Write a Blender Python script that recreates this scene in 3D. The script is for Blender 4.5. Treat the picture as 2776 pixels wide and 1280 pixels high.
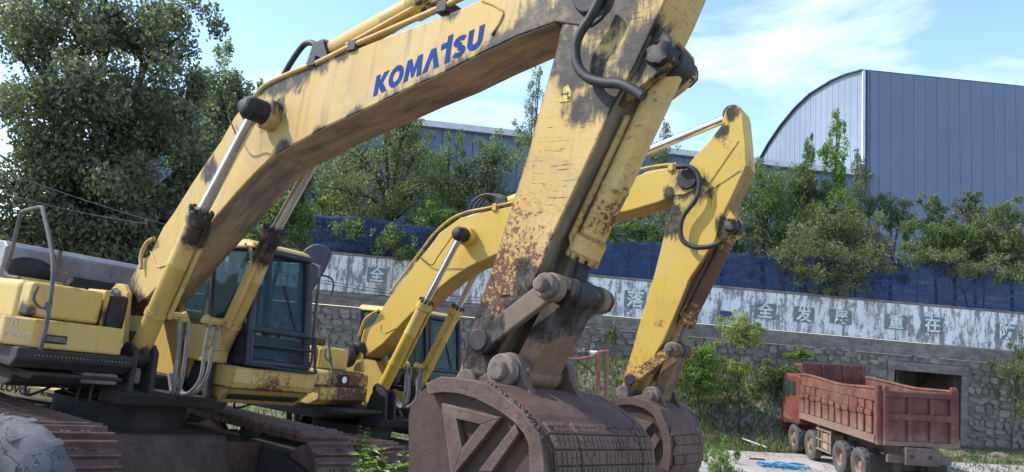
import bpy, bmesh, math, random
import numpy as np
from mathutils import Vector, Matrix

for o in list(bpy.data.objects):
    bpy.data.objects.remove(o, do_unlink=True)
scene = bpy.context.scene
C = bpy.context.collection
R = math.radians

# ---------------------------------------------------------------- camera
CAM = Vector((0.0, 0.0, 1.85))
RT = Vector((0.99862953, -0.0054706, 0.05204925))
UP = Vector((-0.05233596, -0.10438521, 0.99315894))
FW = Vector((0.0, 0.9945219, 0.10452846))
cd = bpy.data.cameras.new('camera')
cam = bpy.data.objects.new('camera', cd)
C.objects.link(cam)
cd.sensor_fit = 'HORIZONTAL'; cd.sensor_width = 36.0
cd.lens = 36.0 * 2100.0 / 2776.0
cd.clip_start = 0.05; cd.clip_end = 3000.0
M4 = Matrix(((RT.x, UP.x, -FW.x, CAM.x), (RT.y, UP.y, -FW.y, CAM.y), (RT.z, UP.z, -FW.z, CAM.z), (0, 0, 0, 1)))
cam.matrix_world = M4
scene.camera = cam

def at(x, y, Y):
    """world point at distance Y from the camera for a place read off the photograph"""
    d = RT * ((x - 1388.0) / 2100.0) - UP * ((y - 640.0) / 2100.0) + FW
    return CAM + d * (Y / d.y)

# ---------------------------------------------------------------- sky and sun
SUN = Vector((-0.68, 0.07, 0.73)).normalized()
w = bpy.data.worlds.new('World'); scene.world = w; w.use_nodes = True
nt = w.node_tree; nt.nodes.clear()
def WN(t, **k):
    n = nt.nodes.new(t)
    for a, b in k.items(): setattr(n, a, b)
    return n
sky = WN('ShaderNodeTexSky', sky_type='NISHITA', sun_disc=False)
sky.sun_elevation = math.asin(SUN.z); sky.sun_rotation = math.atan2(SUN.x, SUN.y)
sky.altitude = 100; sky.air_density = 1.0; sky.dust_density = 0.3; sky.ozone_density = 2.2
tc = WN('ShaderNodeTexCoord'); sep = WN('ShaderNodeSeparateXYZ'); nt.links.new(tc.outputs['Generated'], sep.inputs[0])
def WM(op, a, b=None, clamp=False):
    n = WN('ShaderNodeMath', operation=op, use_clamp=clamp)
    for i, v in enumerate((a, b)):
        if v is None: continue
        if isinstance(v, (int, float)): n.inputs[i].default_value = v
        else: nt.links.new(v, n.inputs[i])
    return n.outputs[0]
zc = WM('MAXIMUM', sep.outputs[2], 0.0)
den = WM('ADD', zc, 0.16)
comb = WN('ShaderNodeCombineXYZ')
nt.links.new(WM('DIVIDE', sep.outputs[0], den), comb.inputs[0]); nt.links.new(WM('DIVIDE', sep.outputs[1], den), comb.inputs[1])
mp = WN('ShaderNodeMapping'); mp.inputs['Location'].default_value = (3.1, 1.7, 0); mp.inputs['Scale'].default_value = (0.9, 1.1, 1); mp.inputs['Rotation'].default_value = (0, 0, 0.5)
nt.links.new(comb.outputs[0], mp.inputs[0])
nz = WN('ShaderNodeTexNoise'); nz.inputs['Scale'].default_value = 1.25; nz.inputs['Detail'].default_value = 8; nz.inputs['Roughness'].default_value = 0.58; nz.inputs['Distortion'].default_value = 0.7
nt.links.new(mp.outputs[0], nz.inputs['Vector'])
hz = WM('MULTIPLY', WM('SUBTRACT', 0.52, zc, True), 0.22)
cl = WM('ADD', nz.outputs[0], hz)
cr = WN('ShaderNodeValToRGB'); cr.color_ramp.elements[0].position = 0.565; cr.color_ramp.elements[1].position = 0.88
nt.links.new(cl, cr.inputs[0])
mixc = WN('ShaderNodeMix', data_type='RGBA'); mixc.inputs[7].default_value = (5.8, 6.05, 6.4, 1)
nt.links.new(WM('MULTIPLY', cr.outputs[0], 0.9), mixc.inputs[0]); nt.links.new(sky.outputs[0], mixc.inputs[6])
bg = WN('ShaderNodeBackground'); bg.inputs[1].default_value = 0.15
nt.links.new(mixc.outputs[2], bg.inputs[0])
wo = WN('ShaderNodeOutputWorld'); nt.links.new(bg.outputs[0], wo.inputs[0])

sd = bpy.data.lights.new('sun', 'SUN'); sd.energy = 2.5; sd.angle = R(0.53); sd.color = (1.0, 0.95, 0.87)
so = bpy.data.objects.new('sun', sd); C.objects.link(so)
so.rotation_euler = SUN.to_track_quat('Z', 'Y').to_euler(); so.location = (-20, -6, 30)
vs = scene.view_settings
vs.view_transform = 'Standard'; vs.look = 'None'; vs.exposure = 1.12; vs.gamma = 1.0; vs.use_curve_mapping = False

# ---------------------------------------------------------------- mesh helpers
def link(name, me, mat=None, parent=None):
    o = bpy.data.objects.new(name, me); C.objects.link(o)
    if mat is not None and me is not None and len(me.materials) == 0: me.materials.append(mat)
    if parent is not None: o.parent = parent
    return o
def tag(o, label=None, cat=None, group=None, kind=None):
    if label: o['label'] = label
    if cat: o['category'] = cat
    if group: o['group'] = group
    if kind: o['kind'] = kind
    return o
def empty(name, loc=(0, 0, 0), rz=0.0, mat4=None):
    o = bpy.data.objects.new(name, None); C.objects.link(o); o.empty_display_size = 0.2
    if mat4 is not None: o.matrix_world = mat4
    else: o.location = loc; o.rotation_euler = (0, 0, rz)
    return o
def dup(o, parent=None, loc=None, rot=None, scale=None):
    c = o.copy(); C.objects.link(c)
    if parent is not None: c.parent = parent
    if loc is not None: c.location = loc
    if rot is not None: c.rotation_euler = rot
    if scale is not None: c.scale = scale
    return c
def frame_dir(d):
    d = Vector(d).normalized()
    a = Vector((0, 0, 1)) if abs(d.z) < 0.9 else Vector((1, 0, 0))
    u = d.cross(a).normalized(); v = d.cross(u).normalized()
    return u, v
class MB:
    def __init__(s): s.v = []; s.f = []
    def add(s, vs_, fs):
        n = len(s.v); s.v += [tuple(p) for p in vs_]; s.f += [tuple(i + n for i in q) for q in fs]; return s
    def box(s, x0, x1, y0, y1, z0, z1, m=None):
        p = [Vector(q) for q in ((x0,y0,z0),(x1,y0,z0),(x1,y1,z0),(x0,y1,z0),(x0,y0,z1),(x1,y0,z1),(x1,y1,z1),(x0,y1,z1))]
        if m is not None: p = [m @ q for q in p]
        return s.add(p, [(0,3,2,1),(4,5,6,7),(0,1,5,4),(1,2,6,5),(2,3,7,6),(3,0,4,7)])
    def hexa(s, p):
        """8 corners: bottom ring 4, top ring 4"""
        return s.add(p, [(0,3,2,1),(4,5,6,7),(0,1,5,4),(1,2,6,5),(2,3,7,6),(3,0,4,7)])
    def prism(s, poly, y0, y1):
        """polygon in (x, z), swept from y0 to y1"""
        n = len(poly)
        a = sum(poly[i][0]*poly[(i+1)%n][1]-poly[(i+1)%n][0]*poly[i][1] for i in range(n))
        if a < 0: poly = poly[::-1]
        vs_ = [(p[0], y0, p[1]) for p in poly] + [(p[0], y1, p[1]) for p in poly]
        fs = [tuple(range(n)), tuple(range(2*n-1, n-1, -1))] + [((i+1)%n, i, n+i, n+(i+1)%n) for i in range(n)]
        return s.add(vs_, fs)
    def ring_prism(s, outer, inner, y0, y1):
        n = len(outer)
        vs_ = [(p[0], y0, p[1]) for p in outer] + [(p[0], y0, p[1]) for p in inner] + [(p[0], y1, p[1]) for p in outer] + [(p[0], y1, p[1]) for p in inner]
        fs = []
        for i in range(n):
            j = (i+1) % n
            fs += [(i, j, n+j, n+i), (2*n+j, 2*n+i, 3*n+i, 3*n+j), (j, i, 2*n+i, 2*n+j), (n+i, n+j, 3*n+j, 3*n+i)]
        return s.add(vs_, fs)
    def cyl(s, p0, p1, r0, r1=None, n=16, caps=True):
        r1 = r0 if r1 is None else r1
        p0, p1 = Vector(p0), Vector(p1); u, v = frame_dir(p1 - p0)
        vs_ = []
        for p, r in ((p0, r0), (p1, r1)):
            for i in range(n):
                a = 2*math.pi*i/n; vs_.append(p + (u*math.cos(a) + v*math.sin(a))*r)
        fs = [(i, (i+1)%n, n+(i+1)%n, n+i) for i in range(n)]
        if caps: fs += [tuple(range(n-1, -1, -1)), tuple(range(n, 2*n))]
        return s.add(vs_, fs)
    def tube(s, pts, r, n=8, radii=None):
        pts = [Vector(p) for p in pts]; m = len(pts); vs_ = []
        u0 = None
        for k, p in enumerate(pts):
            d = (pts[min(k+1, m-1)] - pts[max(k-1, 0)])
            if d.length < 1e-9: d = Vector((0,0,1))
            d.normalize()
            if u0 is None: u, v = frame_dir(d)
            else:
                u = (u0 - d*u0.dot(d))
                if u.length < 1e-6: u, v = frame_dir(d)
                u.normalize(); v = d.cross(u).normalized()
            u0 = u
            rr = radii[k] if radii else r
            for i in range(n):
                a = 2*math.pi*i/n; vs_.append(p + (u*math.cos(a) + v*math.sin(a))*rr)
        fs = [(k*n+i, k*n+(i+1)%n, (k+1)*n+(i+1)%n, (k+1)*n+i) for k in range(m-1) for i in range(n)]
        fs += [tuple(range(n-1, -1, -1)), tuple(range((m-1)*n, m*n))]
        return s.add(vs_, fs)
    def lathe(s, prof, c, axis, n=32):
        """profile of (radius, offset along axis)"""
        c = Vector(c); d = Vector(axis).normalized(); u, v = frame_dir(d); m = len(prof); vs_ = []
        for i in range(n):
            a = 2*math.pi*i/n; e = u*math.cos(a) + v*math.sin(a)
            for r, h in prof: vs_.append(c + e*r + d*h)
        fs = [(i*m+k, ((i+1)%n)*m+k, ((i+1)%n)*m+k+1, i*m+k+1) for i in range(n) for k in range(m-1)]
        return s.add(vs_, fs)
    def sphere(s, c, r, n=12, m=8, sc=(1,1,1)):
        c = Vector(c); vs_ = []
        for j in range(m+1):
            t = math.pi*j/m
            for i in range(n):
                a = 2*math.pi*i/n
                vs_.append(c + Vector((r*sc[0]*math.sin(t)*math.cos(a), r*sc[1]*math.sin(t)*math.sin(a), r*sc[2]*math.cos(t))))
        return s.add(vs_, [(j*n+i, (j+1)*n+i, (j+1)*n+(i+1)%n, j*n+(i+1)%n) for j in range(m) for i in range(n)])
    def mesh(s, name='mesh', smooth=None):
        me = bpy.data.meshes.new(name); me.from_pydata(s.v, [], s.f); me.validate()
        bm = bmesh.new(); bm.from_mesh(me); bmesh.ops.recalc_face_normals(bm, faces=bm.faces[:])
        if smooth is not None:
            for f_ in bm.faces: f_.smooth = True
            for e in bm.edges:
                if len(e.link_faces) == 2 and e.calc_face_angle(0) > R(smooth): e.smooth = False
        bm.to_mesh(me); bm.free()
        return me
    def build(s, name, mat, parent=None, smooth=None, bevel=None, seg=2):
        o = link(name, s.mesh(name, smooth), mat, parent)
        if bevel:
            b = o.modifiers.new('bevel', 'BEVEL'); b.width = bevel; b.segments = seg; b.limit_method = 'ANGLE'; b.angle_limit = R(28)
            b.use_clamp_overlap = True
        return o
def spline(pts, k=6):
    """Catmull-Rom through points"""
    P = [Vector(p) for p in pts]; out = []
    for i in range(len(P)-1):
        a = P[max(i-1, 0)]; b = P[i]; c = P[i+1]; d = P[min(i+2, len(P)-1)]
        for j in range(k):
            t = j/k
            out.append(0.5*((2*b) + (c-a)*t + (2*a-5*b+4*c-d)*t*t + (3*b-a-3*c+d)*t**3))
    out.append(P[-1]); return out
def text_mesh(body, size, extrude=0.0, offset=0.0, align='CENTER'):
    cu = bpy.data.curves.new('text', 'FONT'); cu.body = body; cu.size = size; cu.extrude = extrude; cu.offset = offset
    cu.align_x = align; cu.resolution_u = 3
    o = bpy.data.objects.new('text', cu); C.objects.link(o)
    bpy.context.view_layer.update()
    me = bpy.data.meshes.new_from_object(o.evaluated_get(bpy.context.evaluated_depsgraph_get()))
    bpy.data.objects.remove(o, do_unlink=True)
    me.materials.clear()
    return me
# ---------------------------------------------------------------- materials
class NT:
    def __init__(s, name):
        s.m = bpy.data.materials.new(name); s.m.use_nodes = True; s.t = s.m.node_tree
        s.t.nodes.clear(); s.out = s.n('ShaderNodeOutputMaterial')
        s.tc = s.n('ShaderNodeTexCoord')
        s.bs = s.n('ShaderNodeBsdfPrincipled'); s.l(s.bs.outputs[0], s.out.inputs[0])
    def n(s, t, **k):
        q = s.t.nodes.new(t)
        for a, b in k.items(): setattr(q, a, b)
        return q
    def l(s, a, b): s.t.links.new(a, b)
    def put(s, sock, v):
        if isinstance(v, (int, float)): sock.default_value = v
        elif isinstance(v, (tuple, list)): sock.default_value = tuple(v) if len(v) != 3 or sock.type == 'VECTOR' else tuple(v) + (1,)
        else: s.l(v, sock)
    def map(s, scale=(1,1,1), rot=(0,0,0), loc=(0,0,0), src='Object'):
        q = s.n('ShaderNodeMapping'); q.inputs['Scale'].default_value = scale; q.inputs['Rotation'].default_value = rot; q.inputs['Location'].default_value = loc
        s.l(s.tc.outputs[src], q.inputs[0]); return q.outputs[0]
    def noise(s, scale, detail=4, rough=0.6, vec=None, dist=0.0):
        q = s.n('ShaderNodeTexNoise'); q.inputs['Scale'].default_value = scale; q.inputs['Detail'].default_value = detail
        q.inputs['Roughness'].default_value = rough; q.inputs['Distortion'].default_value = dist
        s.l(vec if vec is not None else s.tc.outputs['Object'], q.inputs['Vector']); return q.outputs[0]
    def vor(s, scale, vec=None, feature='F1', out=0):
        q = s.n('ShaderNodeTexVoronoi', feature=feature); q.inputs['Scale'].default_value = scale
        s.l(vec if vec is not None else s.tc.outputs['Object'], q.inputs['Vector']); return q.outputs[out]
    def ramp(s, v, a, b, lo=0.0, hi=1.0):
        q = s.n('ShaderNodeMapRange'); s.put(q.inputs[0], v); s.put(q.inputs[1], a); s.put(q.inputs[2], b); q.inputs[3].default_value = lo; q.inputs[4].default_value = hi
        q.interpolation_type = 'SMOOTHSTEP'; return q.outputs[0]
    def math(s, op, a, b=0.0, clamp=False):
        q = s.n('ShaderNodeMath', operation=op, use_clamp=clamp); s.put(q.inputs[0], a); s.put(q.inputs[1], b); return q.outputs[0]
    def mix(s, f, a, b):
        q = s.n('ShaderNodeMix', data_type='RGBA'); s.put(q.inputs[0], f); s.put(q.inputs[6], a); s.put(q.inputs[7], b); return q.outputs[2]
    def mul(s, f, a, b):
        q = s.n('ShaderNodeMix', data_type='RGBA', blend_type='MULTIPLY'); s.put(q.inputs[0], f); s.put(q.inputs[6], a); s.put(q.inputs[7], b); return q.outputs[2]
    def sep(s):
        q = s.n('ShaderNodeSeparateXYZ'); s.l(s.tc.outputs['Object'], q.inputs[0]); return q.outputs
    def dist(s, c):
        q = s.n('ShaderNodeVectorMath', operation='DISTANCE'); s.l(s.tc.outputs['Object'], q.inputs[0]); q.inputs[1].default_value = c; return q.outputs['Value']
    def edge(s, rad=0.03):
        b = s.n('ShaderNodeBevel', samples=3); b.inputs[0].default_value = rad
        g = s.n('ShaderNodeNewGeometry'); q = s.n('ShaderNodeVectorMath', operation='DOT_PRODUCT')
        s.l(b.outputs[0], q.inputs[0]); s.l(g.outputs['Normal'], q.inputs[1]); return s.ramp(q.outputs['Value'], 0.995, 0.90)
    def bump(s, h, strength=0.3, dist=0.01):
        q = s.n('ShaderNodeBump'); q.inputs['Strength'].default_value = strength; q.inputs['Distance'].default_value = dist
        s.l(h, q.inputs['Height']); s.l(q.outputs[0], s.bs.inputs['Normal'])
    def fin(s, col, rough=0.6, metal=0.0, spec=None):
        s.put(s.bs.inputs['Base Color'], col); s.put(s.bs.inputs['Roughness'], rough); s.put(s.bs.inputs['Metallic'], metal)
        if spec is not None: s.put(s.bs.inputs['Specular IOR Level'], spec)
        return s.m

def paint(name, base, faded, chips=0.35, rust=(0.088, 0.042, 0.027), grease=(), wear=None, scr=0.0, drip=0.35, low=None, edge=True, rough=0.56, cs=19):
    """worn machine paint. grease: (x, y, z, radius) oil stains round pins; wear: (point, r0, r1) rust growing near a point; low: streaks"""
    t = NT(name)
    big = t.noise(1.3, 5, 0.6); fine = t.noise(26, 6, 0.7)
    col = t.mix(t.ramp(big, 0.35, 0.7), base, faded)
    col = t.mul(0.35, col, t.mix(fine, (0.7, 0.68, 0.62), (1.15, 1.12, 1.05)))
    dr = t.noise(1.0, 6, 0.62, t.map((9, 9, 0.9)))
    col = t.mix(t.math('MULTIPLY', t.ramp(dr, 0.52, 0.74), drip), col, (0.15, 0.11, 0.075)); gd_ = t.noise(0.9, 10, 0.70, t.map((1.0, 1.0, 1.4), (0, 0, 0), (4.2, 1.0, 7.7))); col = t.mix(t.math('MULTIPLY', t.ramp(gd_, 0.50, 0.68), 0.22 + 0.35*min(1.0, drip)), col, (0.27, 0.215, 0.155))
    ch = t.math('ADD', t.math('MULTIPLY', t.noise(cs, 10, 0.74, dist=0.5), 0.72), t.math('MULTIPLY', t.noise(4.5, 8, 0.7), 0.28))
    thr = 0.68 - 0.15*chips
    wv = None
    for (p, r0, r1) in (wear or ()):
        q = t.ramp(t.dist(p), r1, r0); wv = q if wv is None else t.math('MAXIMUM', wv, q)
    chv = ch
    if wv is not None: chv = t.math('ADD', ch, t.math('MULTIPLY', wv, 0.15))
    if edge: chv = t.math('ADD', chv, t.math('MULTIPLY', t.edge(0.03), 0.10 + 0.14*min(1.0, chips*1.6)))
    cm = t.ramp(chv, thr, thr + 0.035)
    if scr:
        s1 = t.noise(1.0, 9, 0.7, t.map((5, 5, 60), (0.0, 0.22, 0.0))); s2 = t.noise(1.6, 3, 0.5)
        cm = t.math('MAXIMUM', cm, t.math('MULTIPLY', t.ramp(s1, 0.595, 0.625), t.ramp(s2, 0.42, 0.50)))
    rcol = t.mix(t.noise(30, 5, 0.7), rust, tuple(min(1, c*2.1) for c in rust))
    halo = t.math('MULTIPLY', t.ramp(chv, thr - 0.09, thr), 0.4)
    col = t.mix(halo, col, (0.38, 0.19, 0.06))
    col = t.mix(cm, col, rcol)
    gm = None
    if grease:
        gn = t.math('ADD', t.math('MULTIPLY', t.math('SUBTRACT', t.noise(2.6, 9, 0.72, t.map((1.0, 1.0, 0.7)), 0.6), 0.5), 2.6), t.math('MULTIPLY', t.math('SUBTRACT', t.noise(1.0, 6, 0.7, t.map((14, 14, 1.6))), 0.5), 1.2))
        for (x, y, z, r) in grease:
            q = t.ramp(t.math('SUBTRACT', t.math('DIVIDE', t.dist((x, y, z)), r), gn), 1.12, 0.60)
            gm = q if gm is None else t.math('MAXIMUM', gm, q)
        gcol = t.mix(t.ramp(t.noise(4, 8, 0.72), 0.47, 0.70), (0.013, 0.011, 0.012), (0.115, 0.095, 0.082))
        col = t.mix(t.math('MULTIPLY', gm, t.ramp(t.noise(5, 8, 0.72), 0.30, 0.50, 0.72, 0.97)), col, gcol)
    rg = t.math('ADD', t.math('MULTIPLY', cm, 0.35), rough)
    h = t.math('ADD', t.math('MULTIPLY', t.noise(60, 3, 0.6), 0.25), t.math('MULTIPLY', cm, -0.5))
    if gm is not None: h = t.math('ADD', h, t.math('MULTIPLY', gm, t.noise(14, 6, 0.7)))
    t.bump(h, 0.35, 0.008)
    return t.fin(col, rg, 0.0, 0.35)

def rusty(name, a, b, c, scale=3.0, rough=0.85, bump=0.5, metal=0.0, worn=None, mud=None):
    t = NT(name)
    n1 = t.noise(scale, 8, 0.65); n2 = t.noise(scale*7, 6, 0.7); dr = t.noise(1.0, 5, 0.6, t.map((7, 7, 0.8)))
    col = t.mix(t.ramp(n1, 0.35, 0.65), a, b); col = t.mix(t.math('MULTIPLY', t.ramp(n2, 0.5, 0.72), 0.7), col, c)
    col = t.mul(t.math('MULTIPLY', t.ramp(dr, 0.5, 0.75), 0.5), col, (0.45, 0.42, 0.42))
    if mud: z_ = t.sep()[2]; col = t.mix(t.math('MULTIPLY', t.ramp(t.math('ADD', z_, t.math('MULTIPLY', t.noise(2.2, 8, 0.72), 1.4)), mud[1], mud[0]), 0.75), col, (0.27, 0.20, 0.15)); wh_ = t.noise(6, 9, 0.72); col = t.mix(t.math('MULTIPLY', t.ramp(wh_, 0.58, 0.66), 0.6), col, (0.30, 0.19, 0.14))
    if worn: col = t.mix(t.math('MULTIPLY', t.edge(0.02), t.ramp(n1, 0.38, 0.6, 0.15, 0.8)), col, worn); sc_ = t.noise(1.0, 8, 0.7, t.map((4, 4, 40), (0.3, 0.5, 0.2))); col = t.mix(t.math('MULTIPLY', t.ramp(sc_, 0.60, 0.66), 0.45), col, worn)
    t.bump(t.math('ADD', n2, t.noise(scale*25, 3, 0.6)), bump, 0.008)
    return t.fin(col, t.ramp(n2, 0.3, 0.7, rough - 0.15, rough), metal)

def plain(name, col, rough=0.6, metal=0.0, var=0.35, scale=6.0, bump=0.15):
    t = NT(name); n = t.noise(scale, 7, 0.65)
    c = t.mix(t.ramp(n, 0.3, 0.7), tuple(x*(1-var) for x in col), tuple(min(1, x*(1+var)) for x in col))
    t.bump(t.noise(scale*8, 3), bump, 0.006)
    return t.fin(c, rough, metal)

def leaf(name, a, b, gloss=0.45, trans=0.35):
    t = NT(name); g = t.n('ShaderNodeNewGeometry')
    col = t.mix(g.outputs['Random Per Island'], a, b)
    t.fin(col, gloss)
    tr = t.n('ShaderNodeBsdfTranslucent'); t.l(t.mul(1.0, col, (1.3, 1.5, 0.7)), tr.inputs[0])
    mx = t.n('ShaderNodeMixShader'); mx.inputs[0].default_value = trans
    t.l(t.bs.outputs[0], mx.inputs[1]); t.l(tr.outputs[0], mx.inputs[2]); t.l(mx.outputs[0], t.out.inputs[0])
    return t.m

YEL = (0.56, 0.365, 0.10); YELF = (0.57, 0.405, 0.16)
Y1 = dict(base=YEL, faded=YELF)
Y2 = dict(base=(0.64, 0.41, 0.06), faded=(0.64, 0.44, 0.11))
RUST_D = rusty('bucket_rust', (0.100, 0.046, 0.033), (0.155, 0.082, 0.060), (0.054, 0.029, 0.023), 1.7, worn=(0.19, 0.14, 0.105))
RUST_SIDE = rusty('bucket_side_rust', (0.088, 0.050, 0.038), (0.135, 0.082, 0.063), (0.052, 0.033, 0.027), 2.4, worn=(0.19, 0.145, 0.11))
RUST_RED_SHADED = rusty('bucket_red_rust_shaded', (0.048, 0.023, 0.015), (0.078, 0.041, 0.028), (0.034, 0.02, 0.015), 3.0)  # red rust, darkened further: shade of the recessed plate put into the colour
TRACK = rusty('track_rust', (0.105, 0.050, 0.040), (0.165, 0.092, 0.075), (0.05, 0.031, 0.025), 5.0, 0.68)
DARK = rusty('grimy_black', (0.022, 0.019, 0.02), (0.045, 0.036, 0.034), (0.07, 0.054, 0.048), 3.0, 0.85, 0.7)
GREASE = plain('caked_grease', (0.02, 0.016, 0.018), 0.6, 0, 0.6, 14, 0.9)
DUST = plain('dusty_steel', (0.16, 0.12, 0.10), 0.8, 0, 0.45, 7, 0.5)
RUBBER = plain('hose_rubber', (0.028, 0.026, 0.028), 0.6, 0, 0.4, 12, 0.3)
HOSEG = plain('dusty_hose', (0.20, 0.175, 0.165), 0.75, 0, 0.3, 12, 0.4)
CHROME = plain('cylinder_chrome', (0.62, 0.60, 0.58), 0.2, 1.0, 0.12, 3, 0.03)
NAVY = plain('cab_frame_paint', (0.022, 0.022, 0.032), 0.45, 0, 0.4, 6, 0.2)
RAIL = rusty('handrail_rust', (0.10, 0.085, 0.085), (0.15, 0.13, 0.13), (0.07, 0.04, 0.036), 8)
GREYM = rusty('weathered_grey_sheet', (0.17, 0.165, 0.185), (0.25, 0.245, 0.265), (0.10, 0.085, 0.085), 2.2, 0.55, 0.25)
BLUE = plain('logo_blue', (0.008, 0.045, 0.23), 0.75, 0, 0.2, 8, 0.1); BLUE.node_tree.nodes['Principled BSDF'].inputs['Specular IOR Level'].default_value = 0.15
WHITE = plain('white_paint', (0.68, 0.66, 0.62), 0.7, 0, 0.2, 10, 0.2)
BLACKP = plain('black_print', (0.02, 0.018, 0.018), 0.6)
SEAT = plain('seat_cloth', (0.05, 0.05, 0.055), 0.9, 0, 0.3, 10)
def glass(name, tint, alpha):
    t = NT(name); t.fin(tint, 0.06)
    n = t.noise(5, 6, 0.65); t.put(t.bs.inputs['Roughness'], t.ramp(n, 0.35, 0.7, 0.03, 0.22))
    tr = t.n('ShaderNodeBsdfTransparent'); tr.inputs[0].default_value = (0.66, 0.78, 0.80, 1); mx = t.n('ShaderNodeMixShader'); mx.inputs[0].default_value = alpha
    t.l(tr.outputs[0], mx.inputs[1]); t.l(t.bs.outputs[0], mx.inputs[2]); t.l(mx.outputs[0], t.out.inputs[0]); return t.m
GLASS = glass('dusty_cab_glass', (0.09, 0.14, 0.16), 0.20)
BARK = plain('bark', (0.055, 0.045, 0.038), 0.9, 0, 0.4, 9, 0.8)
# ---------------------------------------------------------------- ground
def sst(a, b, x):
    t = max(0.0, min(1.0, (x - a)/(b - a))); return t*t*(3 - 2*t)
def gz(x, y):
    z = -0.4355 - 0.0818*(x + 4.57) - (0.10 if y > 9.25 else 0.06)*(y - 9.25)
    z = min(z, 0.7)
    k = 0.25; f0 = -2.8
    h = max(0.0, min(1.0, 0.5 + 0.5*(z - f0)/k)); z = f0*(1-h) + z*h + k*h*(1-h)          # levels out at the lower yard
    b = sst(30.6, 34.8, y - 0.35*math.sin(x*0.9)) * sst(1.0, 4.0, x) * (1 - sst(10.8, 13.2, x))
    b2 = sst(30.5, 34.8, y) * (1 - sst(1.0, 4.0, x)) * 0.75
    z += (b*3.0 + b2*2.0) * (1.0 if y < 36 else 0.0)
    return z
def grid_mesh(name, xs, ys, fn):
    nx, ny = len(xs), len(ys)
    v = [(x, y, fn(x, y)) for y in ys for x in xs]
    f = [(j*nx+i, j*nx+i+1, (j+1)*nx+i+1, (j+1)*nx+i) for j in range(ny-1) for i in range(nx-1)]
    me = bpy.data.meshes.new(name); me.from_pydata(v, [], f)
    me.polygons.foreach_set('use_smooth', [True]*len(f)); return me
rng = random.Random(5)
def lin(a, b, n): return [a + (b-a)*i/(n-1) for i in range(n)]
xs = lin(-500, -25, 9)[:-1] + lin(-25, 30, 120) + lin(30, 500, 9)[1:]
ys = lin(-200, -2, 6)[:-1] + lin(-2, 36, 100) + lin(36, 800, 9)[1:]
hj = {}
def gzn(x, y):
    j = 0.0
    if -24 < x < 29 and -1 < y < 35.5: j = (rng.random()-0.5)*0.06*(1 + 2.2*sst(31, 33, y))
    return gz(x, y) + j
t = NT('yard_dirt')
n1 = t.noise(0.35, 8, 0.65); n2 = t.noise(4, 8, 0.7)
col = t.mix(t.ramp(n1, 0.4, 0.62), (0.27, 0.215, 0.175), (0.19, 0.155, 0.125)); col = t.mix(t.ramp(n2, 0.45, 0.7), col, (0.28, 0.235, 0.20))
col = t.mix(t.math('MULTIPLY', t.ramp(t.noise(1.1, 6, 0.7), 0.5, 0.6), 0.75), col, (0.055, 0.07, 0.025))
t.bump(t.math('ADD', n2, t.noise(22, 5, 0.7)), 0.8, 0.05)
DIRT = t.fin(col, 0.95)
tag(link('ground', grid_mesh('ground', xs, ys, gzn), DIRT), kind='structure')
t = NT('yard_concrete')
n1 = t.noise(0.6, 8, 0.6); n2 = t.noise(9, 7, 0.7); cr_ = t.vor(0.45, t.map((1, 1, 1)), 'DISTANCE_TO_EDGE')
col = t.mix(t.ramp(n1, 0.35, 0.65), (0.36, 0.325, 0.29), (0.48, 0.44, 0.40)); col = t.mul(0.5, col, t.mix(n2, (0.7, 0.7, 0.7), (1.1, 1.1, 1.1)))
col = t.mix(t.math('MULTIPLY', t.ramp(cr_, 0.018, 0.0), 0.7), col, (0.12, 0.10, 0.09)); col = t.mix(t.math('MULTIPLY', t.ramp(t.noise(0.9, 9, 0.72, t.map((1.2, 0.5, 1))), 0.52, 0.66), 0.7), col, (0.16, 0.135, 0.11)); col = t.mix(t.math('MULTIPLY', t.ramp(t.noise(2.3, 7, 0.7), 0.60, 0.70), 0.6), col, (0.08, 0.07, 0.065))
t.bump(n2, 0.4, 0.02)
CONC = t.fin(col, 0.9)
tag(link('concrete_yard_road', grid_mesh('road', lin(3.0, 40, 60), lin(13, 30.2, 40), lambda x, y: max(gz(x, y), -2.8) + 0.05), CONC), kind='structure')

# ---------------------------------------------------------------- retaining wall
WA = R(2.0)
wallM = Matrix.Translation((-9.02, 35.0, 2.63)) @ Matrix.Rotation(WA, 4, 'Y')
wallI = wallM.inverted()
def wl(px, py):
    p = wallI @ at(px, py, 35.0); return p.x, p.z
wall = empty('retaining_wall', mat4=wallM)
tag(wall, 'long stone retaining wall with peeling white painted band and slogan characters', 'wall')
t = NT('peeling_white_paint')
st = t.noise(1.0, 9, 0.72, t.map((3.2, 3.2, 0.75))); bl = t.noise(1.5, 8, 0.68); fn = t.noise(14, 7, 0.72, t.map((1.6, 1.6, 0.6)))
v_ = t.math('ADD', t.math('MULTIPLY', st, 0.5), t.math('ADD', t.math('MULTIPLY', bl, 0.25), t.math('MULTIPLY', fn, 0.25)))
col = t.mix(t.ramp(v_, 0.46, 0.52), (0.27, 0.26, 0.26), (0.84, 0.84, 0.83))
col = t.mix(t.math('MULTIPLY', t.ramp(t.noise(1.0, 8, 0.7, t.map((5, 5, 0.35))), 0.54, 0.66), 0.85), col, (0.10, 0.095, 0.10))
col = t.mix(t.math('MULTIPLY', t.ramp(t.noise(0.5, 6, 0.6), 0.52, 0.66), 0.35), col, (0.35, 0.27, 0.22))
t.bump(v_, 0.4, 0.02); PEEL = t.fin(col, 0.9)
t = NT('old_concrete')
n1 = t.noise(1.0, 8, 0.68, t.map((1.5, 1.5, 3))); n2 = t.noise(8, 7, 0.7)
col = t.mix(t.ramp(n1, 0.38, 0.64), (0.18, 0.152, 0.135), (0.30, 0.258, 0.228)); col = t.mul(0.6, col, t.mix(n2, (0.6, 0.58, 0.58), (1.15, 1.15, 1.15)))
t.bump(n2, 0.5, 0.03); OLDC = t.fin(col, 0.92)
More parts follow.
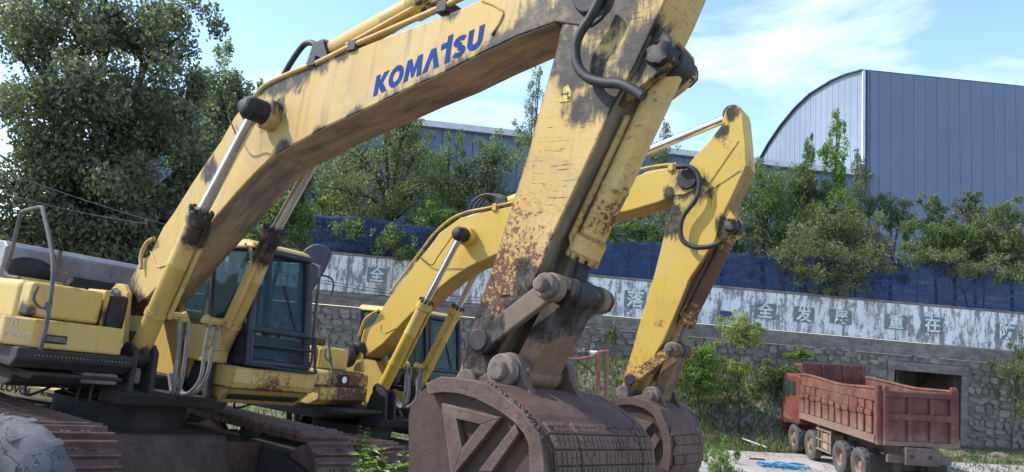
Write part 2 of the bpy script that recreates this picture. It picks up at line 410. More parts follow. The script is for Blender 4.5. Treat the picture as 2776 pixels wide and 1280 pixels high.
MORT = plain('mortar', (0.20, 0.168, 0.145), 0.95, 0, 0.4, 3, 0.9)
STONES = [rusty('rubble_%d' % i, a, b, c, 5, 0.95, 0.7) for i, (a, b, c) in enumerate((
    ((0.22, 0.180, 0.150), (0.29, 0.245, 0.210), (0.14, 0.11, 0.095)), ((0.26, 0.215, 0.180), (0.40, 0.345, 0.295), (0.16, 0.13, 0.11)),
    ((0.19, 0.160, 0.138), (0.25, 0.215, 0.188), (0.12, 0.098, 0.085)), ((0.25, 0.21, 0.185), (0.31, 0.27, 0.24), (0.15, 0.12, 0.11))))]
ox0, oz0 = wl(2425, 1003); ox1, oz1 = wl(2608, 1018); oz = (oz0 + oz1)/2; ob = -6.4
XL, XR = -14.0, 42.0
MB().box(XL, XR, 0.0, 0.5, 0.02, 1.68).build('painted_band', PEEL, wall, bevel=0.02)
MB().box(XL, XR, -0.05, 0.5, -0.60, 0.0).build('concrete_ledge', OLDC, wall, bevel=0.02)
MB().box(XL, XR, -0.03, 0.5, 1.682, 1.78).build('coping', OLDC, wall, bevel=0.02)
b = MB(); b.box(XL, ox0, 0.05, 0.6, -6.5, -0.62); b.box(ox1, XR, 0.05, 0.6, -6.5, -0.62); b.box(ox0, ox1, 0.05, 0.6, oz+0.42, -0.62); b.build('mortar_backing', MORT, wall)
MB().box(ox0-0.3, ox1+0.3, -0.03, 0.45, oz, oz+0.40).build('lintel', OLDC, wall, bevel=0.02)
for a0, a1 in ((ox0-0.28, ox0), (ox1, ox1+0.28)):
    MB().box(a0, a1, -0.02, 0.45, ob, oz-0.004).build('jamb', OLDC, wall, bevel=0.02)
b = MB(); b.box(ox0-0.4, ox1+0.4, 4.2, 4.4, ob, oz+0.5); b.box(ox0-0.4, ox0-0.2, 0.6, 4.2, ob, oz+0.5); b.box(ox1+0.2, ox1+0.4, 0.6, 4.2, ob, oz+0.5); b.box(ox0-0.2, ox1+0.2, 0.6, 4.2, oz+0.3, oz+0.5); b.box(ox0-0.2, ox1+0.2, 0.0, 4.2, ob-0.1, ob)
b.build('garage_recess', OLDC, wall)
MB().box(ox0+0.55, ox0+0.62, 0.9, 0.97, ob, oz).build('recess_post', DUST, wall)
rs = random.Random(11); variants = []
for k in range(16):
    n = rs.choice((6, 7, 7, 8)); ring = []
    for i in range(n):
        a = 2*math.pi*(i + rs.uniform(-.22, .22))/n; q = 1/max(abs(math.cos(a)), abs(math.sin(a)))
        rr = (0.80*q + 0.24)*rs.uniform(0.84, 1.0)*0.5; ring.append((math.cos(a)*rr, math.sin(a)*rr))
    v = [(x, 0.06, z) for x, z in ring] + [(x*0.97, -0.02, z*0.97) for x, z in ring] + [(x*0.80+rs.uniform(-.05, .05), rs.uniform(-.075, -.02), z*0.80+rs.uniform(-.04, .04)) for x, z in ring]
    f = [((i+1)%n, i, n+i, n+(i+1)%n) for i in range(n)] + [(n+(i+1)%n, n+i, 2*n+i, 2*n+(i+1)%n) for i in range(n)] + [tuple(range(2*n, 3*n))]
    variants.append((v, f))
cells = []
z = -0.66
while z > -6.3:
    h = rs.uniform(0.18, 0.38); x = XL + rs.uniform(0, 0.4)
    while x < XR - 6:
        w_ = rs.uniform(0.20, 0.56); cx, cz = x + w_/2, z - h/2 + rs.uniform(-.10, .10)
        if not (ox0-0.38 < cx < ox1+0.38 and cz < oz+0.55) and rs.random() > 0.04: cells.append((cx, cz, w_*1.0, h*1.02))
        x += w_ + 0.02
    z -= h + 0.01
def seen(c):
    p = wallM @ Vector((c[0], 0, c[1])); v = p - CAM; d = v.dot(FW); px = 1388 + 2100*v.dot(RT)/d; py = 640 - 2100*v.dot(UP)/d
    if py > 1240: return False
    return (2130 < px < 2776 and py < 1060) or (2600 < px < 2776) or (1500 < px < 1700 and py < 1100) or (2000 < px < 2200 and py < 980) or (840 < px < 960 and py < 920)
vis = sorted([c for c in cells if seen(c)], key=lambda c: -c[2]*c[3])[:300]; vset = set(vis)
vm = {}
for c in vis:
    k, mi = rs.randrange(16), rs.randrange(4)
    if (k, mi) not in vm:
        me = bpy.data.meshes.new('stone'); me.from_pydata(variants[k][0], [], variants[k][1]); me.materials.append(STONES[mi]); vm[(k, mi)] = me
    o = link('stone', vm[(k, mi)], None, wall); o.location = (c[0], 0.03, c[1]); o.scale = (c[2], rs.uniform(0.8, 1.5), c[3]); o.rotation_euler = (0, rs.uniform(-.2, .2), 0)
b = MB()
for c in cells:
    if c in vset: continue
    v, f = variants[rs.randrange(16)]; ys_ = rs.uniform(0.8, 1.5)
    b.add([(c[0]+p[0]*c[2], 0.03+p[1]*ys_, c[1]+p[2]*c[3]) for p in v], f)
tag(b.build('rubble_stones', STONES[0], wall), kind='stuff')
CHW = plain('slogan_white', (0.72, 0.75, 0.75), 0.8, 0, 0.3, 4)
PLQ = plain('plaque_grey', (0.20, 0.23, 0.225), 0.85, 0, 0.25, 5, 0.2)
for ch, (a0, b0, a1, b1), plq in (('全', (2046, 820, 2102, 867), 1), ('发', (2152, 830, 2206, 876), 1), ('展', (2251, 838, 2308, 881), 1), ('重', (2399, 851, 2457, 896), 1), ('在', (2498, 857, 2556, 905), 1), ('防', (2699, 876, 2756, 924), 1), ('落', (1694, 786, 1750, 838), 1), ('全', (998, 724, 1046, 768), 1)):
    x0, z1_ = wl(a0, b0); x1, z0_ = wl(a1, b1); s = min(x1-x0, z1_-z0_)
    if plq: pq = MB().box(x0, x1, -0.03, 0.0, z0_, z1_).build('plaque', PLQ, wall)
    me = text_mesh(ch, s*1.02, 0.012, 0.022*s); me.materials.append(CHW)
    o = link('character', me, None, wall); o.rotation_euler = (R(90), 0, 0); o.location = ((x0+x1)/2, -0.046 if plq else -0.016, z0_ + 0.14*s)
for k, (za, zb, sag) in enumerate(((0.75, 0.45, 0.35), (0.6, 0.25, 0.3), (-0.1, -0.12, 0.12))):
    tag(MB().tube([(-2 + 12*i/14.0, -0.25, za + (zb-za)*i/14.0 - sag*math.sin(math.pi*i/14.0)) for i in range(15)], 0.012, 5).build('wall_cable', DARK, wall))
MB().box(*(lambda a, b_: (a[0], b_[0], -0.025, 0.01, b_[1], a[1]))(wl(1953, 842), wl(1985, 866))).build('blue_patch', plain('blue_tarp', (0.02, 0.07, 0.16)), wall)
# darker built-up lower part of the wall, left of the slogan
b = MB(); x0, z1_ = wl(1520, 832); x1, z0_ = wl(1632, 880); b.box(x0, x1, -0.12, 0.0, z0_, z1_); b.build('brick_patch', OLDC, wall, bevel=0.02)

# blue net along the top of the wall
t = NT('blue_net')
n1 = t.noise(1.0, 7, 0.65, t.map((0.7, 0.7, 5))); n2 = t.noise(30, 3, 0.6, t.map((1, 1, 4)))
t.fin(t.mix(t.ramp(n1, 0.4, 0.65), (0.010, 0.024, 0.078), (0.026, 0.068, 0.19)), 0.75)
tr = t.n('ShaderNodeBsdfTransparent'); mx = t.n('ShaderNodeMixShader')
t.l(t.math('MULTIPLY', t.ramp(t.math('ADD', t.math('MULTIPLY', n1, 0.6), t.math('MULTIPLY', n2, 0.5)), 0.40, 0.62, 0.16, 0.74), 1.0), mx.inputs[0]); t.l(tr.outputs[0], mx.inputs[1]); t.l(t.bs.outputs[0], mx.inputs[2]); t.l(mx.outputs[0], t.out.inputs[0])
NET = t.m
net = empty('net_fence', mat4=wallM); tag(net, 'dark blue shade net fence strung along the top of the retaining wall', 'fence')
nx, nz_ = 150, 9; vv = []
r3 = random.Random(3); topj = [r3.uniform(-.07, .07) for _ in range(nx+1)]
for j in range(nz_+1):
    for i in range(nx+1):
        x = -3.0 + 41.0*i/nx; top = 1.75 + 1.65 + 0.10*math.sin(x*0.9) + topj[i] + (0.30*sst(22, 26, x))
        q = j/nz_; vv.append((x, 0.25 + 0.12*math.sin(x*2.1 + 3*q)*math.sin(math.pi*q) + 0.05*math.sin(7*x+q*5), 1.70 + (top-1.70)*q))
me = bpy.data.meshes.new('net'); me.from_pydata(vv, [], [(j*(nx+1)+i, j*(nx+1)+i+1, (j+1)*(nx+1)+i+1, (j+1)*(nx+1)+i) for j in range(nz_) for i in range(nx)])
me.polygons.foreach_set('use_smooth', [True]*len(me.polygons))
o = link('net', me, NET, net); so_ = o.modifiers.new('thick', 'SOLIDIFY'); so_.thickness = 0.006
for k in range(14):
    x = -2.9 + 3.05*k; MB().cyl((x, 0.42, 1.7), (x, 0.42, 3.45), 0.035, n=8).build('post', DARK, net)
MB().tube([(-3 + 41.0*i/60, 0.36, 3.36 + 0.10*math.sin((-3+41.0*i/60)*0.9) + 0.3*sst(22, 26, -3+41.0*i/60)) for i in range(61)], 0.012, 5).build('rope', DARK, net)

# terrace behind the wall
TER = plain('terrace_soil', (0.07, 0.07, 0.04), 0.95, 0, 0.5, 0.5, 0.5)
def tz(x, y): return (wallM @ Vector((x + 9.02, 0, 1.45))).z if abs(x) < 60 else 2.0
tag(link('terrace', grid_mesh('terrace', lin(-40, 60, 30), lin(35.52, 140, 20), lambda x, y: tz(x, y) + 0.02*(y-36)), TER), kind='structure')

# ---------------------------------------------------------------- blue sheds
def clad(name, ca, cb, var=0.14):
    t = NT(name); n1 = t.noise(0.25, 6, 0.6); st = t.noise(1.0, 6, 0.65, t.map((2.0, 2.0, 0.12)))
    col = t.mix(t.ramp(n1, 0.35, 0.65), ca, cb); col = t.mul(0.5, col, t.mix(st, (0.72, 0.72, 0.74), (1.15, 1.15, 1.13)))
    return t.fin(col, 0.5)
CLAD = clad('blue_cladding', (0.15, 0.195, 0.30), (0.17, 0.215, 0.325)); CLAD_LIT = clad('sunlit_blue_cladding', (0.215, 0.27, 0.335), (0.25, 0.31, 0.375)); CLADM = clad('mid_blue_cladding', (0.10, 0.155, 0.25), (0.12, 0.18, 0.28))  # gable sheets paler than the long wall: sunlight put into their colour
TRIM = plain('white_trim', (0.66, 0.67, 0.68), 0.6, 0, 0.12, 1.5, 0.05); EDGE = plain('dark_trim', (0.06, 0.075, 0.10), 0.6)
def panel(p0, p1, zb, za, zc, nrm, th, ribs, mat, parent):
    """one cladding sheet between two ground points, with raised ribs"""
    p0, p1 = Vector(p0), Vector(p1); n = Vector(nrm) * th; b = MB()
    b.hexa([(p0.x, p0.y, zb), (p1.x, p1.y, zb), (p1.x-n.x, p1.y-n.y, zb), (p0.x-n.x, p0.y-n.y, zb), (p0.x, p0.y, za), (p1.x, p1.y, zc), (p1.x-n.x, p1.y-n.y, zc), (p0.x-n.x, p0.y-n.y, za)])
    m = Vector(nrm) * 0.011
    for k in range(ribs):
        s0 = (k+0.25)/ribs; s1 = s0 + 0.28/ribs; a = p0.lerp(p1, s0); c = p0.lerp(p1, s1); h0 = za+(zc-za)*s0 - .02; h1 = za+(zc-za)*s1 - .02
        b.hexa([(a.x+m.x, a.y+m.y, zb), (c.x+m.x, c.y+m.y, zb), (c.x, c.y, zb), (a.x, a.y, zb), (a.x+m.x, a.y+m.y, h0), (c.x+m.x, c.y+m.y, h1), (c.x, c.y, h1), (a.x, a.y, h0)])
    return b.build('cladding_panel', mat, parent)
ws = empty('arched_warehouse', (28.32, 62.0, 2.0)); tag(ws, 'tall blue metal warehouse with arched sunlit gable at the right', 'building')
def L2(p): return Vector((p[0]-28.32, p[1]-62.0))
gd = Vector((-0.137, 0.99)); rd = Vector((0.9907, 0.136)); gn = (-0.99, -0.137); rn = (0.136, -0.9907)
prof = [(0, 23.62), (2.4, 23.98), (4.7, 24.12), (8.3, 23.95), (11, 23.35), (13.9, 22.3), (16.5, 21.0), (18.6, 19.6), (21, 17.4), (23, 14.6), (24.5, 11)]
def ph(t_):
    for (a, za), (b_, zb) in zip(prof, prof[1:]):
        if a <= t_ <= b_: return za + (zb-za)*(t_-a)/(b_-a)
    return prof[-1][1]
N = 26
for k in range(N):
    a, c = 24.5*k/N + 0.02, 24.5*(k+1)/N - 0.02
    p, q = gd*a, gd*c; panel((p.x, p.y), (q.x, q.y), 0, ph(a)-2.0, ph(c)-2.0, gn, 0.1, 3, CLAD_LIT, ws)
N = 44
for k in range(N):
    a, c = 0.25 + 46.0*k/N + 0.015, 0.25 + 46.0*(k+1)/N - 0.015
    p, q = rd*a, rd*c; panel((p.x, p.y), (q.x, q.y), 0, 21.62, 21.62, rn, 0.1, 4, CLAD, ws)
b = MB()
for (a, za), (c, zc) in zip(prof, prof[1:]):
    p, q = gd*a, gd*c; e = rd*46
    o_ = Vector((gn[0], gn[1]))*0.3
    b.hexa([(p.x+o_.x, p.y+o_.y, za-2.0), (p.x+e.x, p.y+e.y, za-2.0), (q.x+e.x, q.y+e.y, zc-2.0), (q.x+o_.x, q.y+o_.y, zc-2.0), (p.x+o_.x, p.y+o_.y, za-1.91), (p.x+e.x, p.y+e.y, za-1.91), (q.x+e.x, q.y+e.y, zc-1.91), (q.x+o_.x, q.y+o_.y, zc-1.91)])
b.build('roof', EDGE, ws)
MB().box(-0.15, 0.06, -0.10, 0.08, 0, 21.6).build('corner_trim', TRIM, ws)
e_ = rd*46.4; k_ = gd*24.6; z_ = 17.0
b = MB(); s_ = rd*0.3 + gd*0.3
b.hexa([(s_.x, s_.y, 0), (s_.x+e_.x, s_.y+e_.y, 0), (s_.x+e_.x+gd.x, s_.y+e_.y+gd.y, 0), (s_.x+gd.x, s_.y+gd.y, 0), (s_.x, s_.y, 21.5), (s_.x+e_.x, s_.y+e_.y, 21.5), (s_.x+e_.x+gd.x, s_.y+e_.y+gd.y, 21.5), (s_.x+gd.x, s_.y+gd.y, 21.5)])
for (a, za), (c, zc) in zip(prof, prof[1:]):
    p = gd*a + rd*.25; q = gd*c + rd*.25; p2 = p + rd*.4; q2 = q + rd*.4
    b.hexa([(p.x, p.y, 0), (q.x, q.y, 0), (q2.x, q2.y, 0), (p2.x, p2.y, 0), (p.x, p.y, za-2.05), (q.x, q.y, zc-2.05), (q2.x, q2.y, zc-2.05), (p2.x, p2.y, za-2.05)])
b.build('backing_wall', CLAD, ws)
ls = empty('long_blue_shed', (-5.77, 52.0, 2.5)); tag(ls, 'long low blue metal shed with white eave behind the trees', 'building')
A = Vector((-26.0, 47.0)); B = Vector((28.2, 61.2)); d = (B-A).normalized(); nn = (d.y, -d.x); o_ = Vector((-5.77, 52.0)); Lg = (B-A).length; N = 52
for k in range(N):
    p = A + d*(Lg*k/N + 0.02) - o_; q = A + d*(Lg*(k+1)/N - 0.02) - o_
    panel((p.x, p.y), (q.x, q.y), 0, 12.2, 12.2, nn, 0.1, 4, CLADM, ls)
a = A - d*0.3 - o_; c = B - o_; nv = Vector(nn)
MB().hexa([(a.x-nv.x*.2, a.y-nv.y*.2, 0), (c.x-nv.x*.2, c.y-nv.y*.2, 0), (c.x-nv.x*.5, c.y-nv.y*.5, 0), (a.x-nv.x*.5, a.y-nv.y*.5, 0), (a.x-nv.x*.2, a.y-nv.y*.2, 12.1), (c.x-nv.x*.2, c.y-nv.y*.2, 12.1), (c.x-nv.x*.5, c.y-nv.y*.5, 12.1), (a.x-nv.x*.5, a.y-nv.y*.5, 12.1)]).build('backing_wall', CLADM, ls)
MB().hexa([(a.x+nv.x*.5, a.y+nv.y*.5, 12.0), (c.x+nv.x*.5, c.y+nv.y*.5, 12.0), (c.x, c.y, 12.0), (a.x, a.y, 12.0), (a.x+nv.x*.5, a.y+nv.y*.5, 12.42), (c.x+nv.x*.5, c.y+nv.y*.5, 12.42), (c.x, c.y, 12.42), (a.x, a.y, 12.42)]).build('eave_gutter', TRIM, ls)
for k in range(N):                                                     # roof sheets, each a low corrugated strip
    p = A + d*(Lg*k/N + 0.03) - o_; q = A + d*(Lg*(k+1)/N - 0.03) - o_; bk = -nv*9.0
    MB().hexa([(p.x, p.y, 12.43), (q.x, q.y, 12.43), (q.x+bk.x, q.y+bk.y, 13.5), (p.x+bk.x, p.y+bk.y, 13.5), (p.x, p.y, 12.51), (q.x, q.y, 12.51), (q.x+bk.x, q.y+bk.y, 13.58), (p.x+bk.x, p.y+bk.y, 13.58)]).build('roof_sheet', TRIM if k % 9 else EDGE, ls)

# ---------------------------------------------------------------- trees
def crown_mesh(name, blobs, n, size, seed, aspect=0.55, droop=0.0):
    """leaf-sized faces spread through a set of ellipsoid clumps: (centre, (rx, ry, rz), weight)"""
    r = np.random.default_rng(seed); wts = np.array([bl[2] for bl in blobs], float); wts /= wts.sum()
    idx = r.choice(len(blobs), n, p=wts)
    cs = np.array([tuple(bl[0]) for bl in blobs])[idx]; rad = np.array([bl[1] for bl in blobs])[idx]
    # twig centres so that leaves gather in sprays
    d = r.normal(size=(n, 3)); d /= np.linalg.norm(d, axis=1, keepdims=True); q = r.random((n, 1))**0.42
    nt_ = max(40, n//14); tw = r.integers(0, nt_, n)
    td = r.normal(size=(nt_, 3)); td /= np.linalg.norm(td, axis=1, keepdims=True); tq = r.random((nt_, 1))**0.45
    loc = td[tw]*tq[tw]*0.86 + d*q*0.20
    P = cs + loc*rad*(1.0 + 0.25*(r.random((n, 1))-0.5))
    P[:, 2] -= droop*r.random(n)
    u = r.normal(size=(n, 3)); u[:, 2] -= 0.5; u /= np.linalg.norm(u, axis=1, keepdims=True)
    a = r.normal(size=(n, 3)); v = np.cross(u, a); v /= np.linalg.norm(v, axis=1, keepdims=True)
    s = size*(0.6 + 0.8*r.random((n, 1)))
    V = np.stack([P - u*s*0.5, P + v*s*aspect*0.5, P + u*s*0.5, P - v*s*aspect*0.5], 1).reshape(-1, 3)
    me = bpy.data.meshes.new(name); me.vertices.add(4*n); me.vertices.foreach_set('co', V.ravel().astype(np.float32))
    me.loops.add(4*n); me.loops.foreach_set('vertex_index', np.arange(4*n, dtype=np.int32)); me.polygons.add(n)
    me.polygons.foreach_set('loop_start', np.arange(0, 4*n, 4, dtype=np.int32)); me.update(calc_edges=True); return me
LF = {
 'dark': leaf('leaf_dark', (0.08, 0.095, 0.07), (0.23, 0.245, 0.18), 0.30, 0.5),
 'grey': leaf('leaf_grey_green', (0.11, 0.135, 0.09), (0.25, 0.28, 0.19), 0.42, 0.56),
 'mid': leaf('leaf_mid', (0.085, 0.12, 0.05), (0.20, 0.25, 0.11), 0.42, 0.56),
 'olive': leaf('leaf_olive', (0.10, 0.12, 0.06), (0.23, 0.25, 0.135), 0.42, 0.56),
 'bright': leaf('leaf_bright', (0.11, 0.17, 0.035), (0.23, 0.32, 0.085), 0.45, 0.45),
 'lime': leaf('leaf_lime', (0.20, 0.24, 0.06), (0.36, 0.40, 0.13), 0.45, 0.45)}
def tree(name, label, cat, base, blobs, n, size, lf, seed, trunk_r=0.16, group=None, droop=0.0, aspect=0.55, forks=None):
    """blobs in world coordinates ((x,y,z),(rx,ry,rz),weight); base = foot of trunk"""
    base = Vector(base); root = empty(name, base); tag(root, label, cat, group)
    lb = [(Vector(c) - base, rr, w_) for c, rr, w_ in blobs]
    r = random.Random(seed); b = MB(); full = []
    for c, rr, w_ in lb:                                                # a core and looser outlying sprays
        full.append((c, tuple(q*0.80 for q in rr), w_*0.30))
        for _ in range(14):
            d = Vector((r.gauss(0, 1), r.gauss(0, 1), r.gauss(0, 1) + 0.15)).normalized(); s_ = r.uniform(.22, .42)
            full.append((c + Vector((d.x*rr[0], d.y*rr[1], d.z*rr[2]))*r.uniform(.62, 1.22), (rr[0]*s_, rr[1]*s_, rr[2]*s_*1.15), w_*0.70/14*r.uniform(.5, 1.3)))
    zmax = max(c.z + rr[2]*0.6 for c, rr, w_ in lb); top = max(lb, key=lambda q: q[0].z)[0]
    hub = Vector((top.x*0.35, top.y*0.35, zmax*0.36))
    mid = hub*0.5 + Vector((r.uniform(-.15, .15), r.uniform(-.1, .1), 0))
    b.tube([(0, 0, -0.3), mid, hub], 0, 8, [trunk_r*1.25, trunk_r, trunk_r*0.8])
    for c, rr, w_ in lb:
        e = c + Vector((0, 0, rr[2]*0.55)); m = hub.lerp(e, 0.5) + Vector((r.uniform(-.2, .2), r.uniform(-.2, .2), rr[2]*0.12))
        b.tube(spline([hub, m, e], 4), 0, 6, [trunk_r*0.62*(1-0.85*i/8) for i in range(9)])
        for _ in range(5):
            s_ = hub.lerp(e, r.uniform(.45, .9)); t_ = c + Vector((r.uniform(-1, 1)*rr[0], r.uniform(-1, 1)*rr[1], r.uniform(-.5, .9)*rr[2]))*0.8
            b.tube([s_, s_.lerp(t_, .5)+Vector((0, 0, .1)), t_], 0, 5, [trunk_r*0.24, trunk_r*0.15, trunk_r*0.06])
    b.build('trunk', BARK, root, smooth=50)
    link('crown', crown_mesh(name, full, int(n*1.75), size*0.68, seed, aspect, droop), LF[lf], root)
    return root
def pb(px, py, Y, rx, ry, w_=None, dep=None):
    """ellipsoid clump from its place and half size in the photograph at distance Y"""
    k = Y/2100.0; return (tuple(at(px, py, Y)), (rx*k, (dep or (rx+ry)/2*k), ry*k), w_ or rx*ry)
# big broadleaf tree at the left
tree('broadleaf_tree', 'huge dark leafy tree filling the left edge behind the excavator', 'tree', (-9.5, 17.5, gz(-9.5, 17.5)),
     [pb(60, 80, 17, 190, 170), pb(280, 60, 17.5, 200, 150), pb(450, 130, 18, 130, 140), pb(120, 300, 16.5, 200, 160), pb(350, 290, 17, 190, 170), pb(80, 500, 16.5, 190, 150), pb(300, 480, 17, 190, 150), pb(480, 350, 18, 110, 160), pb(170, 640, 17, 230, 120), pb(410, 600, 18, 130, 130), pb(60, 690, 17, 150, 90), pb(330, 700, 17.5, 150, 90), pb(520, 500, 18.5, 90, 130), pb(500, 640, 18.5, 90, 80)], 42000, 0.165, 'dark', 1, 0.3)
tree('young_poplar', 'slim grey-green tree against the sky just left of the large boom', 'tree', (-9.7, 27, 0.2),
     [pb(590, 250, 27, 55, 110), pb(650, 270, 27, 55, 95), pb(560, 400, 27, 75, 120), pb(650, 420, 27, 80, 130), pb(690, 290, 27, 25, 60)], 9000, 0.20, 'grey', 2, 0.14)
tree('shade_tree', 'leafy tree in shade behind the cab of the large excavator', 'tree', at(740, 800, 30) - Vector((0, 0, 3)),
     [pb(740, 540, 30, 90, 110), pb(800, 600, 30, 80, 90), pb(700, 660, 30, 70, 70)], 7000, 0.2, 'mid', 3, 0.14)
TB = lambda px, Y: (at(px, 690, Y).x, Y, tz(at(px, 690, Y).x, Y))
def bgtree(name, label, px, Y, bl, n, size, lf, seed, tr=0.14, cat='tree', group='trees on the terrace', droop=0.0, asp=0.45):
    return tree(name, label, cat, TB(px, Y), [pb(x, y, Y, a, b_) for x, y, a, b_ in bl], n, size, lf, seed, tr, group, droop, asp)
bgtree('willow_tree', 'spreading dark-trunked tree seen under the arch of the large boom', 1035, 39, [(1040, 360, 110, 80), (1100, 330, 60, 50), (960, 440, 90, 80), (1130, 440, 90, 80), (1030, 500, 130, 90), (930, 560, 100, 90), (1140, 560, 100, 90)], 9500, 0.22, 'olive', 10, 0.22, droop=0.3)
bgtree('background_tree', 'grey-green tree left of the dark-trunked tree under the boom', 880, 42, [(880, 470, 70, 90), (850, 560, 80, 80), (910, 600, 80, 70)], 6000, 0.22, 'grey', 11)
bgtree('background_tree', 'broad pale tree behind the dark-trunked tree under the boom', 1060, 44, [(960, 420, 70, 60), (1080, 390, 80, 60), (1150, 430, 60, 60), (900, 520, 70, 60), (1090, 500, 90, 70), (1180, 560, 60, 50), (1000, 580, 90, 50)], 9000, 0.22, 'grey', 30)
bgtree('background_tree', 'light green tree between the cab and the dark-trunked tree', 800, 41, [(800, 500, 50, 70), (770, 580, 60, 60), (830, 600, 60, 50)], 4000, 0.2, 'mid', 31)
bgtree('background_tree', 'pale leafy tree right of the dark-trunked tree, before the blue shed', 1215, 41, [(1215, 430, 45, 70), (1190, 500, 55, 70), (1250, 520, 60, 80), (1215, 590, 70, 60)], 5500, 0.2, 'mid', 12)
bgtree('background_tree', 'pale grey-green tree beside the back edge of the large arm', 1320, 41, [(1320, 420, 50, 60), (1300, 490, 60, 70), (1350, 470, 60, 90), (1330, 570, 70, 60)], 5500, 0.2, 'grey', 13)
bgtree('young_poplar', 'tall thin tree rising above the shed left of the large arm', 1450, 40, [(1455, 220, 16, 45), (1440, 290, 30, 60), (1430, 370, 45, 60), (1440, 450, 60, 70)], 3200, 0.18, 'grey', 14, 0.08)
bgtree('young_conifer', 'small dark feathery tree behind the chrome rod of the second excavator', 1800, 44, [(1802, 360, 18, 30), (1800, 410, 38, 40), (1795, 480, 60, 60), (1790, 560, 70, 60)], 4200, 0.18, 'grey', 15, 0.08)
bgtree('leafy_bush', 'bright green bush beside the boom of the second excavator', 1180, 37.5, [(1170, 590, 50, 40), (1220, 620, 45, 40), (1150, 640, 45, 35)], 3000, 0.2, 'bright', 16, 0.06, 'bush')
bgtree('leafy_bush', 'bright green bush between the two excavator arms', 1710, 37.5, [(1700, 610, 60, 40), (1760, 620, 60, 50), (1720, 650, 80, 30), (1650, 640, 30, 30)], 3600, 0.2, 'mid', 17, 0.06, 'bush')
bgtree('background_tree', 'dark green tree just right of the second excavator arm', 2070, 40, [(2060, 520, 60, 80), (2110, 560, 70, 90), (2050, 620, 70, 90), (2120, 680, 80, 60)], 6500, 0.22, 'mid', 18)
bgtree('background_tree', 'pale green tree behind the second arm and the poplars', 2130, 43, [(2100, 500, 50, 50), (2150, 570, 70, 60), (2230, 600, 70, 60), (2060, 570, 50, 50)], 5500, 0.2, 'grey', 35)
bgtree('poplar_tree', 'shorter of the two slim poplars before the sunlit gable', 2185, 42, [(2195, 420, 20, 50), (2180, 500, 45, 60), (2190, 590, 60, 60)], 4800, 0.2, 'mid', 19, 0.1)
bgtree('poplar_tree', 'tallest slim poplar in front of the sunlit gable', 2265, 42, [(2268, 350, 18, 45), (2262, 430, 30, 60), (2262, 520, 45, 60), (2270, 600, 60, 60)], 6000, 0.2, 'bright', 20, 0.1)
bgtree('sapling', 'small thin sapling at the corner of the arched warehouse', 2320, 43, [(2325, 440, 16, 35), (2330, 510, 35, 50), (2350, 470, 12, 20), (2320, 580, 50, 50)], 2200, 0.2, 'grey', 21, 0.07)
bgtree('leafy_shrub', 'wide yellow-green shrub hanging over the wall below the poplars', 2270, 37.2, [(2220, 620, 80, 70), (2310, 620, 90, 60), (2380, 660, 70, 60), (2200, 710, 90, 70), (2290, 720, 110, 70), (2380, 740, 80, 40), (2230, 790, 60, 30)], 11000, 0.22, 'olive', 22, 0.1, 'shrub', droop=0.3)
def hang(label, px, bl, n, lf, seed):
    x = at(px, 690, 36.0).x
    return tree('hanging_shrub', label, 'shrub', (x, 36.0, tz(x, 36.0)), [pb(a, b_, 34.85, c, d_) for a, b_, c, d_ in bl], n, 0.2, lf, seed, 0.04, 'plants hanging over the wall', 0.25, 0.35)
hang('olive shrub spilling over the net and painted band above the slogan', 2250, [(2190, 660, 60, 40), (2280, 690, 80, 40), (2200, 730, 60, 40), (2290, 745, 70, 35), (2130, 690, 40, 40), (2360, 700, 60, 40), (2245, 780, 50, 18)], 4000, 'olive', 32)
hang('dark leafy growth hanging over the net left of the second boom', 1040, [(960, 620, 50, 30), (1060, 640, 50, 40), (1100, 680, 40, 30)], 1700, 'mid', 33)
hang('sparse growth over the net at the right edge of the photo', 2640, [(2560, 690, 60, 22), (2700, 725, 60, 30), (2480, 690, 50, 30), (2620, 720, 50, 25), (2760, 740, 30, 30)], 2400, 'olive', 34)
bgtree('background_tree', 'round grey tree to the right of the poplars before the blue wall', 2420, 42, [(2410, 560, 50, 45), (2440, 600, 40, 50)], 2600, 0.2, 'grey', 23, 0.1)
bgtree('background_tree', 'small grey bush-like tree before the wide blue wall', 2535, 42, [(2530, 560, 32, 35), (2540, 620, 50, 50)], 2400, 0.2, 'grey', 24, 0.08)
bgtree('background_tree', 'dark small tree top against the wide blue wall', 2640, 42, [(2640, 540, 30, 30), (2640, 590, 45, 50)], 2300, 0.2, 'dark', 25, 0.08)
bgtree('leafy_shrub', 'large green shrub above the net at the far right', 2570, 37.6, [(2540, 650, 80, 60), (2620, 650, 80, 60), (2520, 700, 70, 40), (2600, 710, 90, 40)], 7000, 0.22, 'mid', 26, 0.1, 'shrub')
bgtree('leafy_shrub', 'yellow-green shrub cut off by the right edge of the photo', 2740, 37.6, [(2740, 590, 60, 50), (2700, 660, 70, 60), (2770, 680, 60, 70), (2700, 720, 80, 40)], 6500, 0.22, 'olive', 27, 0.1, 'shrub')
bgtree('hedge_shrub', 'dark shrub mass behind the net below the second arm', 1960, 39, [(1960, 620, 60, 60), (2000, 680, 70, 60), (1930, 690, 50, 50)], 4500, 0.22, 'dark', 28, 0.1, 'shrub')
bgtree('hedge_shrub', 'dark shrub mass behind the net under the boom arch', 1000, 37.8, [(860, 650, 70, 50), (960, 660, 80, 50), (1060, 660, 80, 50)], 5200, 0.22, 'dark', 29, 0.1, 'shrub')
